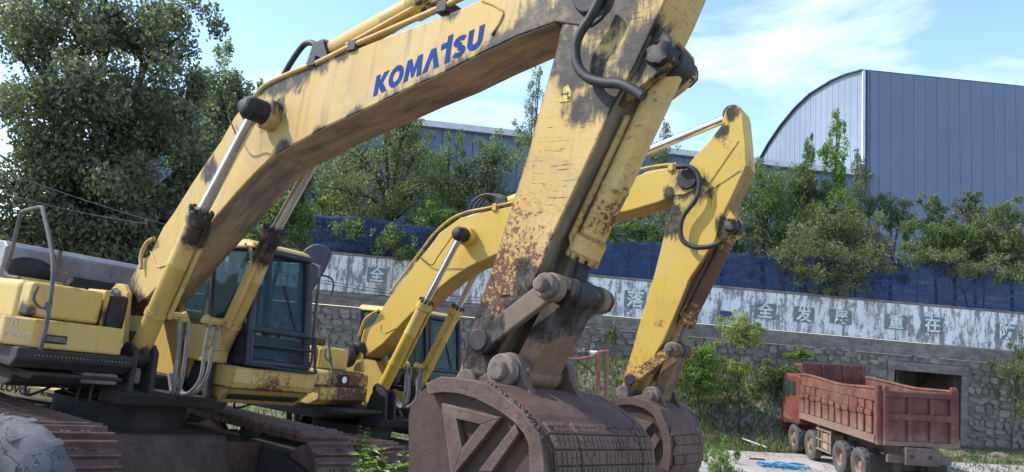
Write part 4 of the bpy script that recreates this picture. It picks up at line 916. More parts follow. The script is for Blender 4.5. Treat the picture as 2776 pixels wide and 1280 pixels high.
def excavator(F, label, boom, arm, pins, cyl_pts, acyl, bcyl, bk, bkw, hose_pts, ym, hb, ha, spec):
    root = empty('excavator', mat4=mframe(F)); tag(root, label, 'excavator', 'crawler excavators')
    A_, Rp, Tp, Ap, Lp, Bp, Cp = (pins[k] for k in ('foot', 'rod', 'tip', 'lever', 'link', 'bucket', 'bcyl'))
    undercarriage(root)
    # ---- boom
    bo = MB().prism(boom, -hb, hb).build('boom', ym['boom'], root, bevel=0.012)
    for y in (-hb-.004, hb+.004):
        for w_ in spec['welds']: weldline(w_, y, 0.009, ym['boom'], bo)
    lump(bo, A_, -hb-.16, hb+.16, .15, 1, 'foot_boss'); lump(bo, Rp, -.60, -.29, .108, 2, 'rod_boss'); lump(bo, Rp, .29, .60, .108, 3, 'rod_boss')
    pin(bo, Rp, -.36, .36, .16, ym['boom'], 'boss_ring')
    for y in (-hb-.035, hb+.005): pin(bo, Tp, y, y+.03, .15, GREASE, 'tip_boss')
    strip_plate('bottom_plate', spec['under'], -hb+.012, hb-.012, -.006, spec['undermat'], bo, None)
    strip_plate('front_plate', spec['armfront'], -ha+.012, ha-.012, -.006, spec['armfrontmat'], root, None)
    # ---- boom cylinders
    for y in (-.45, .45):
        hyd(root, 'boom_cylinder', P3(cyl_pts[0], y), P3(cyl_pts[1], y), P3(Rp, y), .105, .06, ym['cyl'])
    # ---- arm
    ao = MB().prism(arm, -ha, ha).build('arm', ym['arm'], root, bevel=0.012)
    for y in (-ha-.004,):
        for w_ in spec['armwelds']: weldline(w_, y, 0.007, ym['arm'], ao)
    for y in (-.19, .11): # bucket cylinder brackets
        MB().prism([(Cp[0]-.34, Cp[1]+.16), (Cp[0]-.10, Cp[1]+.30), (Cp[0]+.06, Cp[1]+.12), (Cp[0]+.10, Cp[1]-.04), (Cp[0]+.02, Cp[1]-.12), (Cp[0]-.34, Cp[1]-.36)], y, y+.08).build('cylinder_bracket', ym['arm'], ao, bevel=0.01)
    lump(ao, Cp, -.24, .24, .10, 4, 'bracket_pin')
    hyd(root, 'bucket_cylinder', P3(Cp, 0), P3(bcyl[1], 0), P3(Lp, 0), .10, .055, ym['bcyl'], False, False, spec.get('rodmat'))
    # ---- arm cylinder on the boom
    hyd(root, 'arm_cylinder', P3(acyl[0], 0), P3(acyl[1], 0), P3(acyl[2], 0), .115, .065, ym['cyl'], True, False)
    for y in (-.15, .11): MB().prism([(acyl[0][0]-.18, acyl[0][1]-.32), (acyl[0][0]-.08, acyl[0][1]+.10), (acyl[0][0]+.08, acyl[0][1]+.10), (acyl[0][0]+.30, acyl[0][1]-.25)], y, y+.04).build('cylinder_bracket', GREASE, bo, bevel=0.01)
    # ---- linkage
    for y0, y1 in ((-ha-.09, -ha-.03), (ha+.03, ha+.09)): link_bar(root, 'guide_link', Ap, Lp, y0, y1, .155, ym['link'], .10)
    pin(root, Ap, -ha-.12, ha+.12, .085, GREASE, 'lever_pin'); pin(root, Lp, -ha-.23, ha+.23, .05, DUST, 'link_pin')
    pin(root, Lp, -ha-.17, -ha-.10, .088, DUST, 'link_collar'); pin(root, Lp, ha+.10, ha+.17, .088, GREASE, 'link_collar')
    B2 = pins['bucket2']
    link_bar(root, 'bucket_link', Lp, B2, -ha+.05, ha-.05, .17, ym['blink'], .10)
    # ---- bucket
    bu = empty('bucket'); bu.parent = root
    prof = bk['prof']; nb = bk['nback']                                   # prof: top front -> over the back -> lip ; side outline = prof + mouth edge
    sd_ = prof + bk['mouth']
    for s in (-1, 1):
        y0, y1 = (-bkw, -bkw+.035) if s < 0 else (bkw-.035, bkw)
        so_ = MB().prism(sd_, y0, y1).build('side_plate', RUST_RED_SHADED, bu, bevel=0.006)
        yo = (-bkw-.055, -bkw-.002) if s < 0 else (bkw+.002, bkw+.055)
        if bk.get('arc'):
            m_ = min(len(bk['arc'][0]), len(bk['arc'][1]))
            MB().prism(list(bk['arc'][0]) + list(bk['arc'][1])[::-1], *yo).build('arc_strip', RUST_SIDE, so_, bevel=0.006)
            to, ti = bk['tri']
            for k in range(3): # three welded bars make the triangle
                MB().prism([to[k], to[(k+1) % 3], ti[(k+1) % 3], ti[k]], *yo).build('wear_bar', RUST_SIDE, so_, bevel=0.006)
            MB().prism(bk['bar'], *yo).build('wear_bar', RUST_SIDE, so_, bevel=0.006)
            if s < 0:
                rj = random.Random(9); b = MB(); pts_ = at_arc(bk['arc'][0], 110)[45:100]
                for p in pts_: b.sphere((p.x + rj.uniform(-.006, .006), -bkw-.02+rj.uniform(-.02, .02), p.y + rj.uniform(-.004, .008)), rj.uniform(.008, .013), 6, 4)
                tag(b.build('weld_bead', RUST_SIDE, so_), kind='stuff')
    strip_plate('shell', prof, -bkw+.036, bkw-.036, -.04, RUST_D, bu)
    # wear rows on the back
    wr = bk['wear']; pts_ = at_arc(wr, bk['rows']*2)
    cols = bk['cols']
    for k in range(bk['rows']):
        a, m, c = pts_[2*k], pts_[2*k+1], pts_[2*k+2]; e = (c-a)*0.035; a2, c2 = a+e, c-e; n = Vector((-(c-a).y, (c-a).x)).normalized()
        n = -n if n.dot(Vector((1, .3))) < 0 else n
        for (y0, y1) in cols:
            skew = bk.get('skew', 0.0)*(1 if k % 2 else -1)
            b = MB(); q = []
            for (pt, off) in ((a2, .002), (c2, .002), (c2, .024), (a2, .024)): q.append(pt + n*off)
            b.hexa([(q[0].x, y0, q[0].y), (q[0].x, y1, q[0].y), (q[1].x, y1+skew, q[1].y), (q[1].x, y0+skew, q[1].y), (q[3].x, y0, q[3].y), (q[3].x, y1, q[3].y), (q[2].x, y1+skew, q[2].y), (q[2].x, y0+skew, q[2].y)])
            wp = b.build('wear_plate', RUST_D, bu, bevel=0.008)
            if bk.get('emboss'):
                b = MB(); cells_ = max(2, int((y1-y0)/.045)); rw = random.Random(int(k*100+y0*77))
                for r_ in range(2):
                    for i in range(cells_):
                        if rw.random() < .12: continue
                        ya = y0 + (y1-y0)*(i+.14)/cells_; yb = y0 + (y1-y0)*(i+.86)/cells_; s0 = .1+.45*r_; s1 = s0+.35
                        pa = q[3].lerp(q[2], s0); pc = q[3].lerp(q[2], s1); nn_ = n*rw.uniform(.006, .009)
                        b.hexa([(pa.x, ya, pa.y), (pa.x, yb, pa.y), (pc.x, yb, pc.y), (pc.x, ya, pc.y), (pa.x+nn_.x, ya, pa.y+nn_.y), (pa.x+nn_.x, yb, pa.y+nn_.y), (pc.x+nn_.x, yb, pc.y+nn_.y), (pc.x+nn_.x, ya, pc.y+nn_.y)])
                tag(b.build('studs', RUST_D, wp), kind='stuff')
    # ears carrying the pins
    for y in (-ha-.10, ha+.03):
        B2v = Vector(B2); Bv = Vector(Bp); rE = .135
        top_ = [(B2v.x+rE*math.cos(R(a)), B2v.y+rE*math.sin(R(a))) for a in (0, 30, 60, 90, 120, 150, 180)]
        poly = [bk['ear'][1]] + top_ + [bk['ear'][0]]
        MB().prism(poly, y, y+.07).build('ear', RUST_SIDE, bu, bevel=0.012)
    for y0, y1 in ((-ha-.17, -ha-.10), (ha+.10, ha+.17)): pin(bu, B2, y0, y1, .12, DUST, 'boss_ring')
    pin(bu, B2, -ha-.22, ha+.22, .07, DUST, 'bucket_pin')
    pin(bu, Bp, -ha-.14, ha+.14, .10, DUST, 'arm_pin')
    b = MB(); nT = 5                                                     # teeth on the lip
    lp = Vector(prof[-1]); ld = (Vector(prof[-1]) - Vector(prof[-2])).normalized()
    for k in range(nT):
        y = -bkw+.08 + (2*bkw-.16)*k/(nT-1); e = lp + ld*.22; n = Vector((-ld.y, ld.x))
        q = [lp+n*.05, lp-n*.05]
        MB().hexa([(q[0].x, y-.06, q[0].y), (q[0].x, y+.06, q[0].y), (q[1].x, y+.06, q[1].y), (q[1].x, y-.06, q[1].y), (e.x+n.x*.012, y-.035, e.y+n.y*.012), (e.x+n.x*.012, y+.035, e.y+n.y*.012), (e.x-n.x*.012, y+.035, e.y-n.y*.012), (e.x-n.x*.012, y-.035, e.y-n.y*.012)]).build('tooth', RUST_SIDE, bu, bevel=0.008)
    # ---- hoses on the arm joint
    hose(root, [P3(p, -ha-.10) for p in hose_pts], .036)
    return root, bo, ao

def house(root, d, ym, mats):
    """upper structure: deck, counterweight, engine hood, tank and tool boxes"""
    up_ = empty('house'); up_.parent = root
    Yp, Yw = ym['body'], ym['body']
    MB().prism([(-2.6, 1.18), (1.55, 1.18), (1.75, 1.32), (1.75, 1.46), (-2.6, 1.46)], -1.52, 1.5).build('deck_frame', DARK, up_, bevel=0.02)
    b = MB(); b.prism([(-3.35, 1.35), (-2.3, 1.12), (-2.3, 2.45), (-2.9, 2.45), (-3.35, 2.2)], -1.55, 1.52); b.build('counterweight', Yp, up_, bevel=0.10, seg=4)
    return up_
# ---------------------------------------------------------------- the two excavators
g1 = lambda pts, y=-0.24: [(f, y, u, r) for f, u, r in pts]
ym1 = dict(
 boom=paint('boom_yellow_worn', YEL, YELF, 0.12, grease=g1([(6.2, 4.82, .55), (5.75, 4.55, .42), (5.35, 4.44, .30), (4.95, 4.36, .23), (4.55, 4.29, .19), (4.15, 4.22, .16), (3.7, 4.13, .13), (3.2, 4.02, .12), (2.65, 3.88, .12), (2.37, 4.28, .20), (2.10, 4.66, .2), (2.4, 4.76, .26), (2.7, 4.82, .28), (3.0, 4.85, .22), (3.35, 4.87, .14), (4.75, 5.02, .12), (0.0, 2.2, .42), (0.35, 2.2, .22), (1.35, 3.75, .16)]) + [(3.2, 0.15, 3.95, .35), (4.6, .1, 4.2, .45), (5.5, .1, 4.45, .5)], drip=0.5),
 arm=paint('arm_yellow_scraped', YEL, YELF, 0.42, grease=g1([(6.2, 4.82, .50), (6.15, 4.30, .26), (6.22, 3.95, .18), (6.45, 4.0, .26), (6.7, 4.3, .30), (5.93, 2.75, .16), (5.98, 2.55, .24), (5.6, 2.25, .26), (5.75, 2.05, .25), (5.95, 4.45, .12)], -.23) + [(6.5, .0, 4.0, .34), (6.3, .0, 3.5, .16), (6.12, .0, 2.95, .24), (5.95, 0, 2.5, .3)], wear=[((5.5, -.23, 2.45), .3, 1.35)], scr=1.0, cs=28),
 cyl=paint('cylinder_yellow', YEL, YELF, 0.25, grease=[(1.80, -.45, 3.12, .22), (1.75, -.45, 2.95, .15), (1.80, .45, 3.12, .26), (1.7, .45, 2.95, .2), (1.1, -.45, 1.7, .12), (2.7, 0, 4.98, .22)]),
 bcyl=paint('bucket_cylinder_rusted', YEL, YELF, 0.5, wear=[((6.35, 0.15, 3.25), .08, .50)]),
 link=paint('dusty_link', (0.15, 0.115, 0.088), (0.21, 0.165, 0.125), 0.5, grease=[(5.7, -.3, 2.2, .3)], edge=False, rough=0.8),
 blink=paint('bucket_link_rust', (0.15, 0.085, 0.06), (0.22, 0.145, 0.10), 0.8, grease=[(6.2, 0, 2.62, .34), (6.1, -.2, 2.45, .2)], edge=False, rough=0.75),
 body=paint('body_yellow', (0.60, 0.41, 0.10), YELF, 0.18, grease=[(1.0, -1.62, 1.95, .15), (.9, -.85, 2.0, .22)], drip=0.3),
)
def dirty(name, a, b, c):
    t = NT(name); n1 = t.noise(1.0, 8, 0.68, t.map((0.9, 4, 0.9))); n2 = t.noise(9, 8, 0.72)
    col = t.mix(t.ramp(n1, 0.36, 0.60), a, b); col = t.mix(t.math('MULTIPLY', t.ramp(n2, 0.48, 0.68), 0.6), col, c); t.bump(n2, 0.4, 0.01); return t.fin(col, 0.8)
UND1 = dirty('boom_belly_grime', (0.16, 0.125, 0.10), (0.42, 0.30, 0.18), (0.26, 0.19, 0.135)); UND2 = dirty('second_boom_belly', (0.36, 0.22, 0.06), (0.46, 0.29, 0.08), (0.22, 0.13, 0.06))
AF1 = dirty('arm_front_grime', (0.045, 0.036, 0.034), (0.24, 0.19, 0.13), (0.13, 0.10, 0.08)); AF2 = dirty('second_arm_front', (0.38, 0.24, 0.06), (0.20, 0.10, 0.06), (0.42, 0.27, 0.08))
pins1 = dict(foot=(0.06, 2.23), rod=P1_rod, tip=P1_tip, lever=P1_lever, link=P1_link, bucket=P1_bucket, bcyl=P1_bcyl, bucket2=P1_bucket2)
bk1 = dict(prof=BK1[:13] + [(6.58, 1.05), (6.45, .75), (6.2, .5), (5.85, .38), (5.5, .36)], nback=13, mouth=[(5.44, .7), (5.46, 1.3), (5.38, 1.66), (5.39, 1.74), (5.48, 1.85)],
 arc=(BK1[:12], BK1arcin), tri=([(5.72, 1.79), (6.23, 1.77), (5.90, 1.34)], [(5.87, 1.71), (6.08, 1.705), (5.955, 1.54)]), bar=BK1bar,
 wear=[(6.475, 1.775), (6.54, 1.72), (6.585, 1.64), (6.615, 1.51), (6.625, 1.3), (6.59, 1.08)], rows=8, cols=[(-.60, -.34), (-.31, .44), (.47, .62)], emboss=True, ear=((5.62, 1.93), (6.20, 1.90)))
ex1, boom1, arm1 = excavator(FRAME1, 'large worn yellow excavator in front with blue lettering on its boom', BOOM1, ARM1, pins1, ((1.03, 1.66), (1.74, 3.235)), [(2.78, 4.98), (4.15, 5.31), (6.45, 5.70)], BCYL1, bk1, .64, HOSE1, ym1, .24, .23,
 dict(welds=[W1a, W1b], armwelds=[W1arm], under=BOOM1[43:28:-1], undermat=UND1, armfront=ARM1[17:27], armfrontmat=AF1, rodmat=GREASE))
# blue maker's lettering on the boom
o0, o3 = Vector(TXT1[0]), Vector(TXT1[3]); ex_ = (o3-o0).normalized(); ey_ = (Vector(TXT1[1])-o0).normalized(); 
tot = sum(a for g, a in GLY) + .04*6
lettering(tuple(o0), tuple(ex_), (0.0, 1.0), -.2425, (o3-o0).length/tot, BLUE, boom1)
# warning decal on the arm
MB().prism([(6.02, 4.02), (6.12, 4.02), (6.12, 4.09), (6.08, 4.15), (6.045, 4.13), (6.045, 4.06), (6.02, 4.06)], -.2355, -.2315).build('warning_decal', plain('decal_yellow', (0.52, 0.42, 0.10), 0.7, 0, 0.35, 30), arm1)
b = MB(); b.box(6.045, 6.085, -.2385, -.236, 4.075, 4.083); b.prism([(6.045, 4.095), (6.03, 4.079), (6.045, 4.063)], -.2385, -.236); b.prism([(6.085, 4.095), (6.10, 4.079), (6.085, 4.063)], -.2385, -.236); b.box(6.092, 6.10, -.2385, -.236, 4.03, 4.055); b.box(6.104, 6.112, -.2385, -.236, 4.03, 4.055); b.build('decal_symbol', BLACKP, arm1)
# pipes and hose loop on top of the boom
hose(ex1, [P3(p, -.24) for p in PIPE1] + [P3((5.4, 5.16), -.24), P3((5.9, 5.2), -.2)], .028, ym1['cyl'], 'boom_pipe', 4)
hose(ex1, [P3(p, .0) for p in PIPE1] + [P3((5.4, 5.16), -.0), P3((5.9, 5.2), -.0)], .028, ym1['cyl'], 'boom_pipe', 4)
for f_, u_ in ((2.9, 4.79), (3.5, 4.86), (4.65, 5.03)):
    MB().box(f_-.06, f_+.06, -.27, -.0, u_-.05, u_+.06).build('pipe_clamp', GREASE, ex1, bevel=0.01)
hose(ex1, [P3(p, -.10) for p in LOOP1], .032); hose(ex1, [P3((p[0]+.03, p[1]-.04), .06) for p in LOOP1], .032)
hose(ex1, [P3((f_, u_), -.28) for f_, u_ in ((.35, 2.62), (.28, 2.78), (.35, 2.92), (.5, 2.98))], .024, ym1['cyl'], 'foot_pipe')
hose(ex1, [P3((1.62, 4.33), -.30), P3((2.0, 4.0), -.32), P3((2.18, 4.12), -.4), P3((2.25, 4.2), -.5)], .009, DARK, 'grease_line')
# hoses hanging between the boom cylinders
for k, (s, dl) in enumerate(((-1, .0), (-1, .09), (1, .0), (1, .09))):
    y0 = s*(.20-dl)
    hose(ex1, [(1.34, y0*1.15, 2.10), (1.36, y0, 1.85), (1.36+.02*k, y0*.85, 1.52), (1.30, y0*.6, 1.34), (1.16, y0*.3, 1.33), (1.0, y0*.2, 1.5)], .022, HOSEG)
# upper structure
def house_common(root, ym):
    h = empty('house'); h.parent = root
    MB().prism([(-2.6, 1.24), (.60, 1.24), (.75, 1.30), (.75, 1.44), (-2.6, 1.44)], -1.50, 1.48).build('deck_frame', DARK, h, bevel=0.02)
    MB().prism([(.7, 1.14), (1.16, 1.16), (1.26, 1.30), (.7, 1.32)], -.62, .62).build('revolving_frame', DARK, h, bevel=0.03)
    MB().prism([(.7, 1.36), (1.15, 1.36), (1.26, 1.41), (1.26, 1.44), (.7, 1.44)], -1.50, -.66).build('right_wing', DARK, h, bevel=0.03)
    MB().prism([(.7, 1.24), (1.25, 1.26), (1.42, 1.36), (1.42, 1.44), (.7, 1.44)], .46, 1.46).build('left_wing', DARK, h, bevel=0.03)
    MB().prism([(-3.35, 1.35), (-2.35, 1.12), (-2.35, 2.45), (-2.9, 2.45), (-3.35, 2.2)], -1.55, 1.52).build('counterweight', ym['body'], h, bevel=0.10, seg=4)
    for y in (-.36, .29):
        MB().prism([(-.55, 1.44), (.55, 1.44), (.30, 2.32), (.16, 2.42), (-.02, 2.42), (-.18, 2.3)], y, y+.07).build('boom_bracket', ym['body'], h, bevel=0.015)
    for y in (-.58, .53):
        MB().prism([(.75, 1.30), (1.25, 1.30), (1.20, 1.72), (1.10, 1.80), (.98, 1.80), (.86, 1.68)], y, y+.06).build('cylinder_bracket', DARK, h, bevel=0.012)
    for y in (-.36, .30):
        MB().prism([(.75, 1.30), (1.25, 1.30), (1.20, 1.72), (1.10, 1.80), (.98, 1.80), (.86, 1.68)], y, y+.06).build('cylinder_bracket', DARK, h, bevel=0.012)
    MB().box(-2.2, -.6, -.42, .42, 1.44, 1.9).build('valve_bank', DARK, h, bevel=0.04)
    MB().box(-1.3, .2, 1.44, 1.46, 1.44, 1.46).build('hinge_rod', DARK, h)
    MB().box(-2.35, -.35, .45, 1.46, 1.445, 2.25).build('left_cover', ym['body'], h, bevel=0.05, seg=3)
    return h
h1 = house_common(ex1, ym1)
MB().box(-2.32, .78, -1.62, -.92, 1.445, 2.285).build('side_cover', ym1['body'], h1, bevel=0.07, seg=4)
MB().box(.80, 1.06, -1.61, -.93, 1.94, 2.27).build('tank_cover', ym1['body'], h1, bevel=0.035, seg=3)
tb = MB().hexa([(.80, -1.79, 1.665), (1.08, -1.79, 1.665), (1.31, -1.60, 1.665), (1.31, -.76, 1.665), (.80, -1.79, 1.925), (1.08, -1.79, 1.925), (1.31, -1.60, 1.935), (1.31, -.76, 1.935)])
tb = MB(); ring = [(.80, -1.78), (1.06, -1.78), (1.31, -1.60), (1.31, -.76), (.80, -.76)]
tb.add([(p[0], p[1], 1.665) for p in ring] + [(p[0], p[1], 1.93) for p in ring], [tuple(range(5)), tuple(range(5, 10))] + [(i, (i+1) % 5, 5+(i+1) % 5, 5+i) for i in range(5)])
tbo = tb.build('tool_box', ym1['body'], h1, bevel=0.018)
MB().box(1.312, 1.33, -1.50, -1.30, 1.72, 1.80).build('step_recess', GREASE, tbo, bevel=0.008)
MB().box(1.331, 1.345, -1.485, -1.315, 1.735, 1.785).build('lamp', DUST, tbo, bevel=0.006)
MB().prism([(.62, 1.47), (1.20, 1.47), (1.32, 1.56), (1.32, 1.66), (.62, 1.66)], -1.70, -.62).build('step_beam', DARK, h1, bevel=0.02)
MB().prism([(-2.4, 1.38), (.80, 1.38), (.98, 1.52), (-2.4, 1.52)], -1.76, -1.71).build('side_skirt', RUST_SIDE, h1, bevel=0.02)
MB().box(.55, 1.0, -.90, -.84, 1.70, 2.30).build('bracket_plate', ym1['body'], h1, bevel=0.02)
MB().box(.62, .98, -.836, -.62, 1.75, 2.27).build('greased_pump', GREASE, h1, bevel=0.05)
FADEW = plain('faded_white', (0.55, 0.47, 0.33), 0.8, 0, 0.35, 20)
for i, (body, s, zz, xo) in enumerate((('0', .13, 1.825, .075), ('KOMATSU', .062, 1.745, .02))):
    me = text_mesh(body, s, 0.001, 0.002, 'LEFT'); me.materials.append(FADEW); o = link('faded_lettering', me, None, tbo)
    ca = Vector((1.06, -1.78, 0)); cdv = Vector((.25, .18, 0)).normalized(); nv_ = Vector((cdv.y, -cdv.x, 0))
    m_ = Matrix((( cdv.x, 0, nv_.x, 0), (cdv.y, 0, nv_.y, 0), (0, 1, 0, 0), (0, 0, 0, 1))); p_ = ca + cdv*xo + nv_*0.004; m_.translation = (p_.x, p_.y, zz); o.matrix_local = m_
b = MB()
for k in range(26): b.cyl((1.325, -1.55+.034*k, 1.60), (1.335, -1.55+.034*k, 1.60), .009, n=6)
b.build('bolt_row', DUST, h1)
rk = random.Random(31)
for k in range(7):                                                     # slack lines hanging under the deck
    y0 = rk.uniform(-1.3, 1.2); f0 = rk.uniform(.5, 1.1); hose(ex1, [(f0, y0, 1.34), (f0+.05, y0+rk.uniform(-.1, .1), 1.34-rk.uniform(.08, .22)), (f0+.02, y0+rk.uniform(.1, .35), 1.2), (f0-.1, y0+.4, 1.33)], .014, RUBBER, 'slack_line')
MB().box(.95, 1.24, -1.05, -.70, 1.36, 1.47).build('battery_tray', DUST, h1, bevel=0.02)
# grey engine hood at the rear
hd = MB().prism([(-2.5, 2.20), (-1.42, 2.20), (-1.40, 2.70), (-1.52, 2.77), (-2.4, 2.80)], -1.12, 1.25).build('engine_hood', GREYM, h1, bevel=0.03, seg=3)
MB().box(-1.415, -1.36, -.30, .42, 2.30, 2.46).build('hood_slot', DARK, hd)
MB().sphere((-1.44, -.80, 2.46), .23, 16, 10, (.35, 1.35, .75)).build('air_intake', GREASE, hd, smooth=60)
MB().box(-1.38, -1.2, -1.0, -.45, 2.22, 2.36).build('air_cleaner_base', ym1['body'], hd, bevel=0.03)
for y in (-.52, ): MB().cyl((-1.395, y, 2.21), (-1.375, y, 2.76), .03, n=8).build('hood_seam', DUST, hd)
handrail(ex1, [(1.40, -1.54, 1.66), (1.40, -1.54, 1.9), (1.24, -1.54, 2.45), (.70, -1.54, 2.98), (.62, -1.54, 3.03), (.50, -1.54, 3.03), (.16, -1.54, 3.0), (.10, -1.54, 2.95), (.10, -1.54, 2.55), (.06, -1.54, 2.38), (.15, -1.54, 2.31), (.35, -1.5, 2.30)], .021, (1.35, -1.545, 2.06))
handrail(ex1, [(1.22, -1.54, 2.42), (1.05, -1.45, 2.40), (.85, -1.2, 2.38), (.8, -1.2, 2.3)], .016)
cab(ex1, 1.52, .54, 1.42, 1.70, 3.10, .33, 1.75, NAVY, ym1['body'])
MB().prism([(.55, 1.44), (1.52, 1.44), (1.55, 1.50), (1.55, 1.675), (.55, 1.675)], .40, 1.52).build('cab_platform', paint('platform_yellow', YEL, YELF, 0.45, wear=[((1.5, .9, 1.42), .02, .5)]), h1, bevel=0.015)
MB().prism([(.6, 1.25), (1.25, 1.25), (1.5, 1.435), (.6, 1.435)], .45, 1.50).build('platform_skirt', paint('skirt_yellow', YEL, YELF, 0.7), h1, bevel=0.01)
fp = MB().box(.8, 1.22, .18, .50, 1.68, 2.08).build('front_panel', ym1['body'], h1, bevel=0.02)
for u_ in (1.82, 1.94): MB().box(1.221, 1.235, .22, .46, u_, u_+.035).build('panel_rib', ym1['body'], fp, bevel=0.006)
mr = handrail(ex1, [(1.0, 1.43, 3.02), (1.03, 1.55, 3.03), (1.14, 1.58, 3.0), (1.18, 1.58, 2.94), (1.28, 1.56, 2.31), (1.35, 1.56, 1.85), (1.38, 1.5, 1.70)], .018, None, 'cab_grab_rail')
MB().tube(spline([(1.18, 1.58, 2.9), (1.25, 1.72, 2.88), (1.27, 1.76, 2.78), (1.27, 1.75, 2.66)], 4), .012, 7).build('mirror_arm', NAVY, mr)

ym2 = dict(
 boom=paint('second_boom_yellow', Y2['base'], Y2['faded'], 0.02, grease=g1([(6.02, 5.39, .28), (5.75, 5.2, .13), (.0, 2.25, .3)], -.23) + [(2.2, -.3, 4.5, .14)], drip=0.12),
 arm=paint('second_arm_yellow', Y2['base'], Y2['faded'], 0.16, grease=g1([(6.0, 5.25, .34), (5.85, 4.95, .22), (5.82, 4.7, .20), (6.68, 4.7, .2), (6.42, 6.12, .14), (6.6, 6.35, .13)], -.22), wear=[((5.35, -.22, 2.35), .1, .95), ((6.52, -.22, 5.95), .02, .22), ((5.78, -.22, 3.3), .02, .16), ((6.80, 0, 5.6), .05, .35)], drip=0.15, cs=24),
 cyl=paint('second_cylinder_yellow', Y2['base'], Y2['faded'], 0.35, grease=[(1.0, -.45, 1.72, .12), (1.0, .45, 1.72, .25)]),
 bcyl=paint('second_bucket_cylinder_rusted', Y2['base'], Y2['faded'], 1.2, wear=[((6.5, 0.1, 3.9), .25, .8)]),
 link=paint('second_link', Y2['base'], Y2['faded'], 1.3), blink=rusty('second_bucket_link', (0.12, 0.06, 0.045), (0.24, 0.15, 0.07), (0.06, 0.035, 0.03), 5),
 body=paint('second_body_yellow', (0.64, 0.43, 0.09), (0.62, 0.46, 0.16), 0.22, drip=0.3))
pins2 = dict(foot=(0.14, 2.38), rod=P2_rod, tip=P2_tip, lever=P2_lever, link=P2_link, bucket=P2_bucket, bcyl=P2_bcyl, bucket2=P2_bucket2)
pr2 = [(5.39, 2.17), (5.55, 2.22), (5.70, 2.23), (5.88, 2.205), (6.06, 2.11), (6.18, 1.92), (6.25, 1.75), (6.27, 1.55), (6.25, 1.33), (6.15, 1.05), (5.9, .78), (5.55, .62), (5.2, .58)]
def shrink(pts, c, k): return [(c[0]+(p[0]-c[0])*k, c[1]+(p[1]-c[1])*k) for p in pts]
bk2 = dict(prof=pr2, nback=9, mouth=[(5.15, 1.0), (5.19, 1.78), (5.25, 2.08)], arc=(pr2[:9], shrink(pr2[:9], (5.6, 1.55), .84)), tri=([(5.40, 1.98), (5.98, 1.93), (5.62, 1.45)], [(5.55, 1.90), (5.82, 1.87), (5.64, 1.65)]), bar=[(6.02, 1.80), (6.10, 1.72), (5.85, 1.22), (5.72, 1.25)],
 wear=[(6.19, 1.91), (6.255, 1.75), (6.275, 1.55), (6.255, 1.33), (6.16, 1.05)], rows=7, cols=[(-.58, -.22), (-.20, .36), (.38, .58)], skew=.06, emboss=False, ear=((5.42, 2.2), (6.02, 2.14)))
ex2, boom2, arm2 = excavator(FRAME2, 'smaller yellow excavator parked behind, its arm raised against the blue warehouse', BOOM2, ARM2, pins2, ((.98, 1.76), (1.69, 3.33)), [(2.74, 5.10), (4.9, 5.79), (6.55, 6.40)], BCYL2, bk2, .60, HOSE2, ym2, .23, .22,
 dict(welds=[W2a], armwelds=[W2arm, W2armb], under=BOOM2[31:19:-1], undermat=UND2, armfront=ARM2[13:5:-1], armfrontmat=AF2, rodmat=DUST))
hose(ex2, [P3(p, -.23) for p in PIPE2], .024, ym2['cyl'], 'boom_pipe', 4); hose(ex2, [P3(p, .0) for p in PIPE2], .024, ym2['cyl'], 'boom_pipe', 4)
for f_, u_ in ((5.75, 5.6), (2.7, 5.02)): MB().box(f_-.04, f_+.05, -.26, -.0, u_-.08, u_+.05).build('pipe_clamp', ym2['cyl'], ex2, bevel=0.01)
for dy in (-.12, 0.0, .10): hose(ex2, [P3((p[0]+.1*dy, p[1]+.2*dy), dy) for p in LOOP2], .026)
hose(ex2, [P3((f_, u_), -.28) for f_, u_ in ((.12, 2.62), (.18, 2.9), (.32, 3.03), (.5, 3.12))], .024, ym2['cyl'], 'foot_pipe')
hose(ex2, [P3((1.25, 4.12), -.26), P3((1.55, 3.98), -.27), P3((1.75, 4.15), -.35), P3((2.1, 4.45), -.5)], .009, DARK, 'grease_line')
for k, (s, dl) in enumerate(((-1, .0), (-1, .09), (1, .0), (1, .09))):
    y0 = s*(.20-dl); hose(ex2, [(1.28, y0*1.15, 2.2), (1.28, y0, 1.95), (1.26+.02*k, y0*.8, 1.7), (1.20, y0*.5, 1.52), (1.05, y0*.25, 1.52), (.9, y0*.2, 1.65)], .026, HOSEG)
h2 = house_common(ex2, ym2)
sc_ = MB().box(-2.32, .48, -1.62, -.90, 1.445, 2.38).build('side_cover', ym2['body'], h2, bevel=0.05, seg=3)
MB().box(.49, .56, -1.58, -.92, 2.03, 2.36).build('tank_cover', ym2['body'], h2, bevel=0.03, seg=3)
tbo = MB().prism([(.1, 1.78), (.80, 1.78), (.80, 1.96), (.72, 2.02), (.1, 2.02)], -1.80, -.60).build('tool_box', paint('toolbox_rusted', (0.64, 0.43, 0.09), (0.62, 0.48, 0.2), 0.85, wear=[((.8, -1.1, 1.9), .1, .6)]), h2, bevel=0.035, seg=3)
MB().cyl((.80, -1.22, 1.89), (.83, -1.22, 1.89), .055, n=14).build('work_lamp', CHROME, tbo, smooth=40); MB().box(.795, .812, -1.34, -1.08, 1.81, 1.97).build('lamp_recess', GREASE, tbo)
MB().prism([(.1, 1.46), (.62, 1.46), (.82, 1.56), (.82, 1.77), (.1, 1.77)], -1.72, -.62).build('lower_box', paint('lower_box_rusted', (0.64, 0.43, 0.09), (0.60, 0.44, 0.14), 0.8, wear=[((.8, -1.0, 1.6), .1, .6)]), h2, bevel=0.02)
MB().cyl((.15, -.62, 2.23), (.15, -.46, 2.23), .17, n=20).build('foot_pin_cap', GREASE, h2, smooth=40, bevel=0.03)
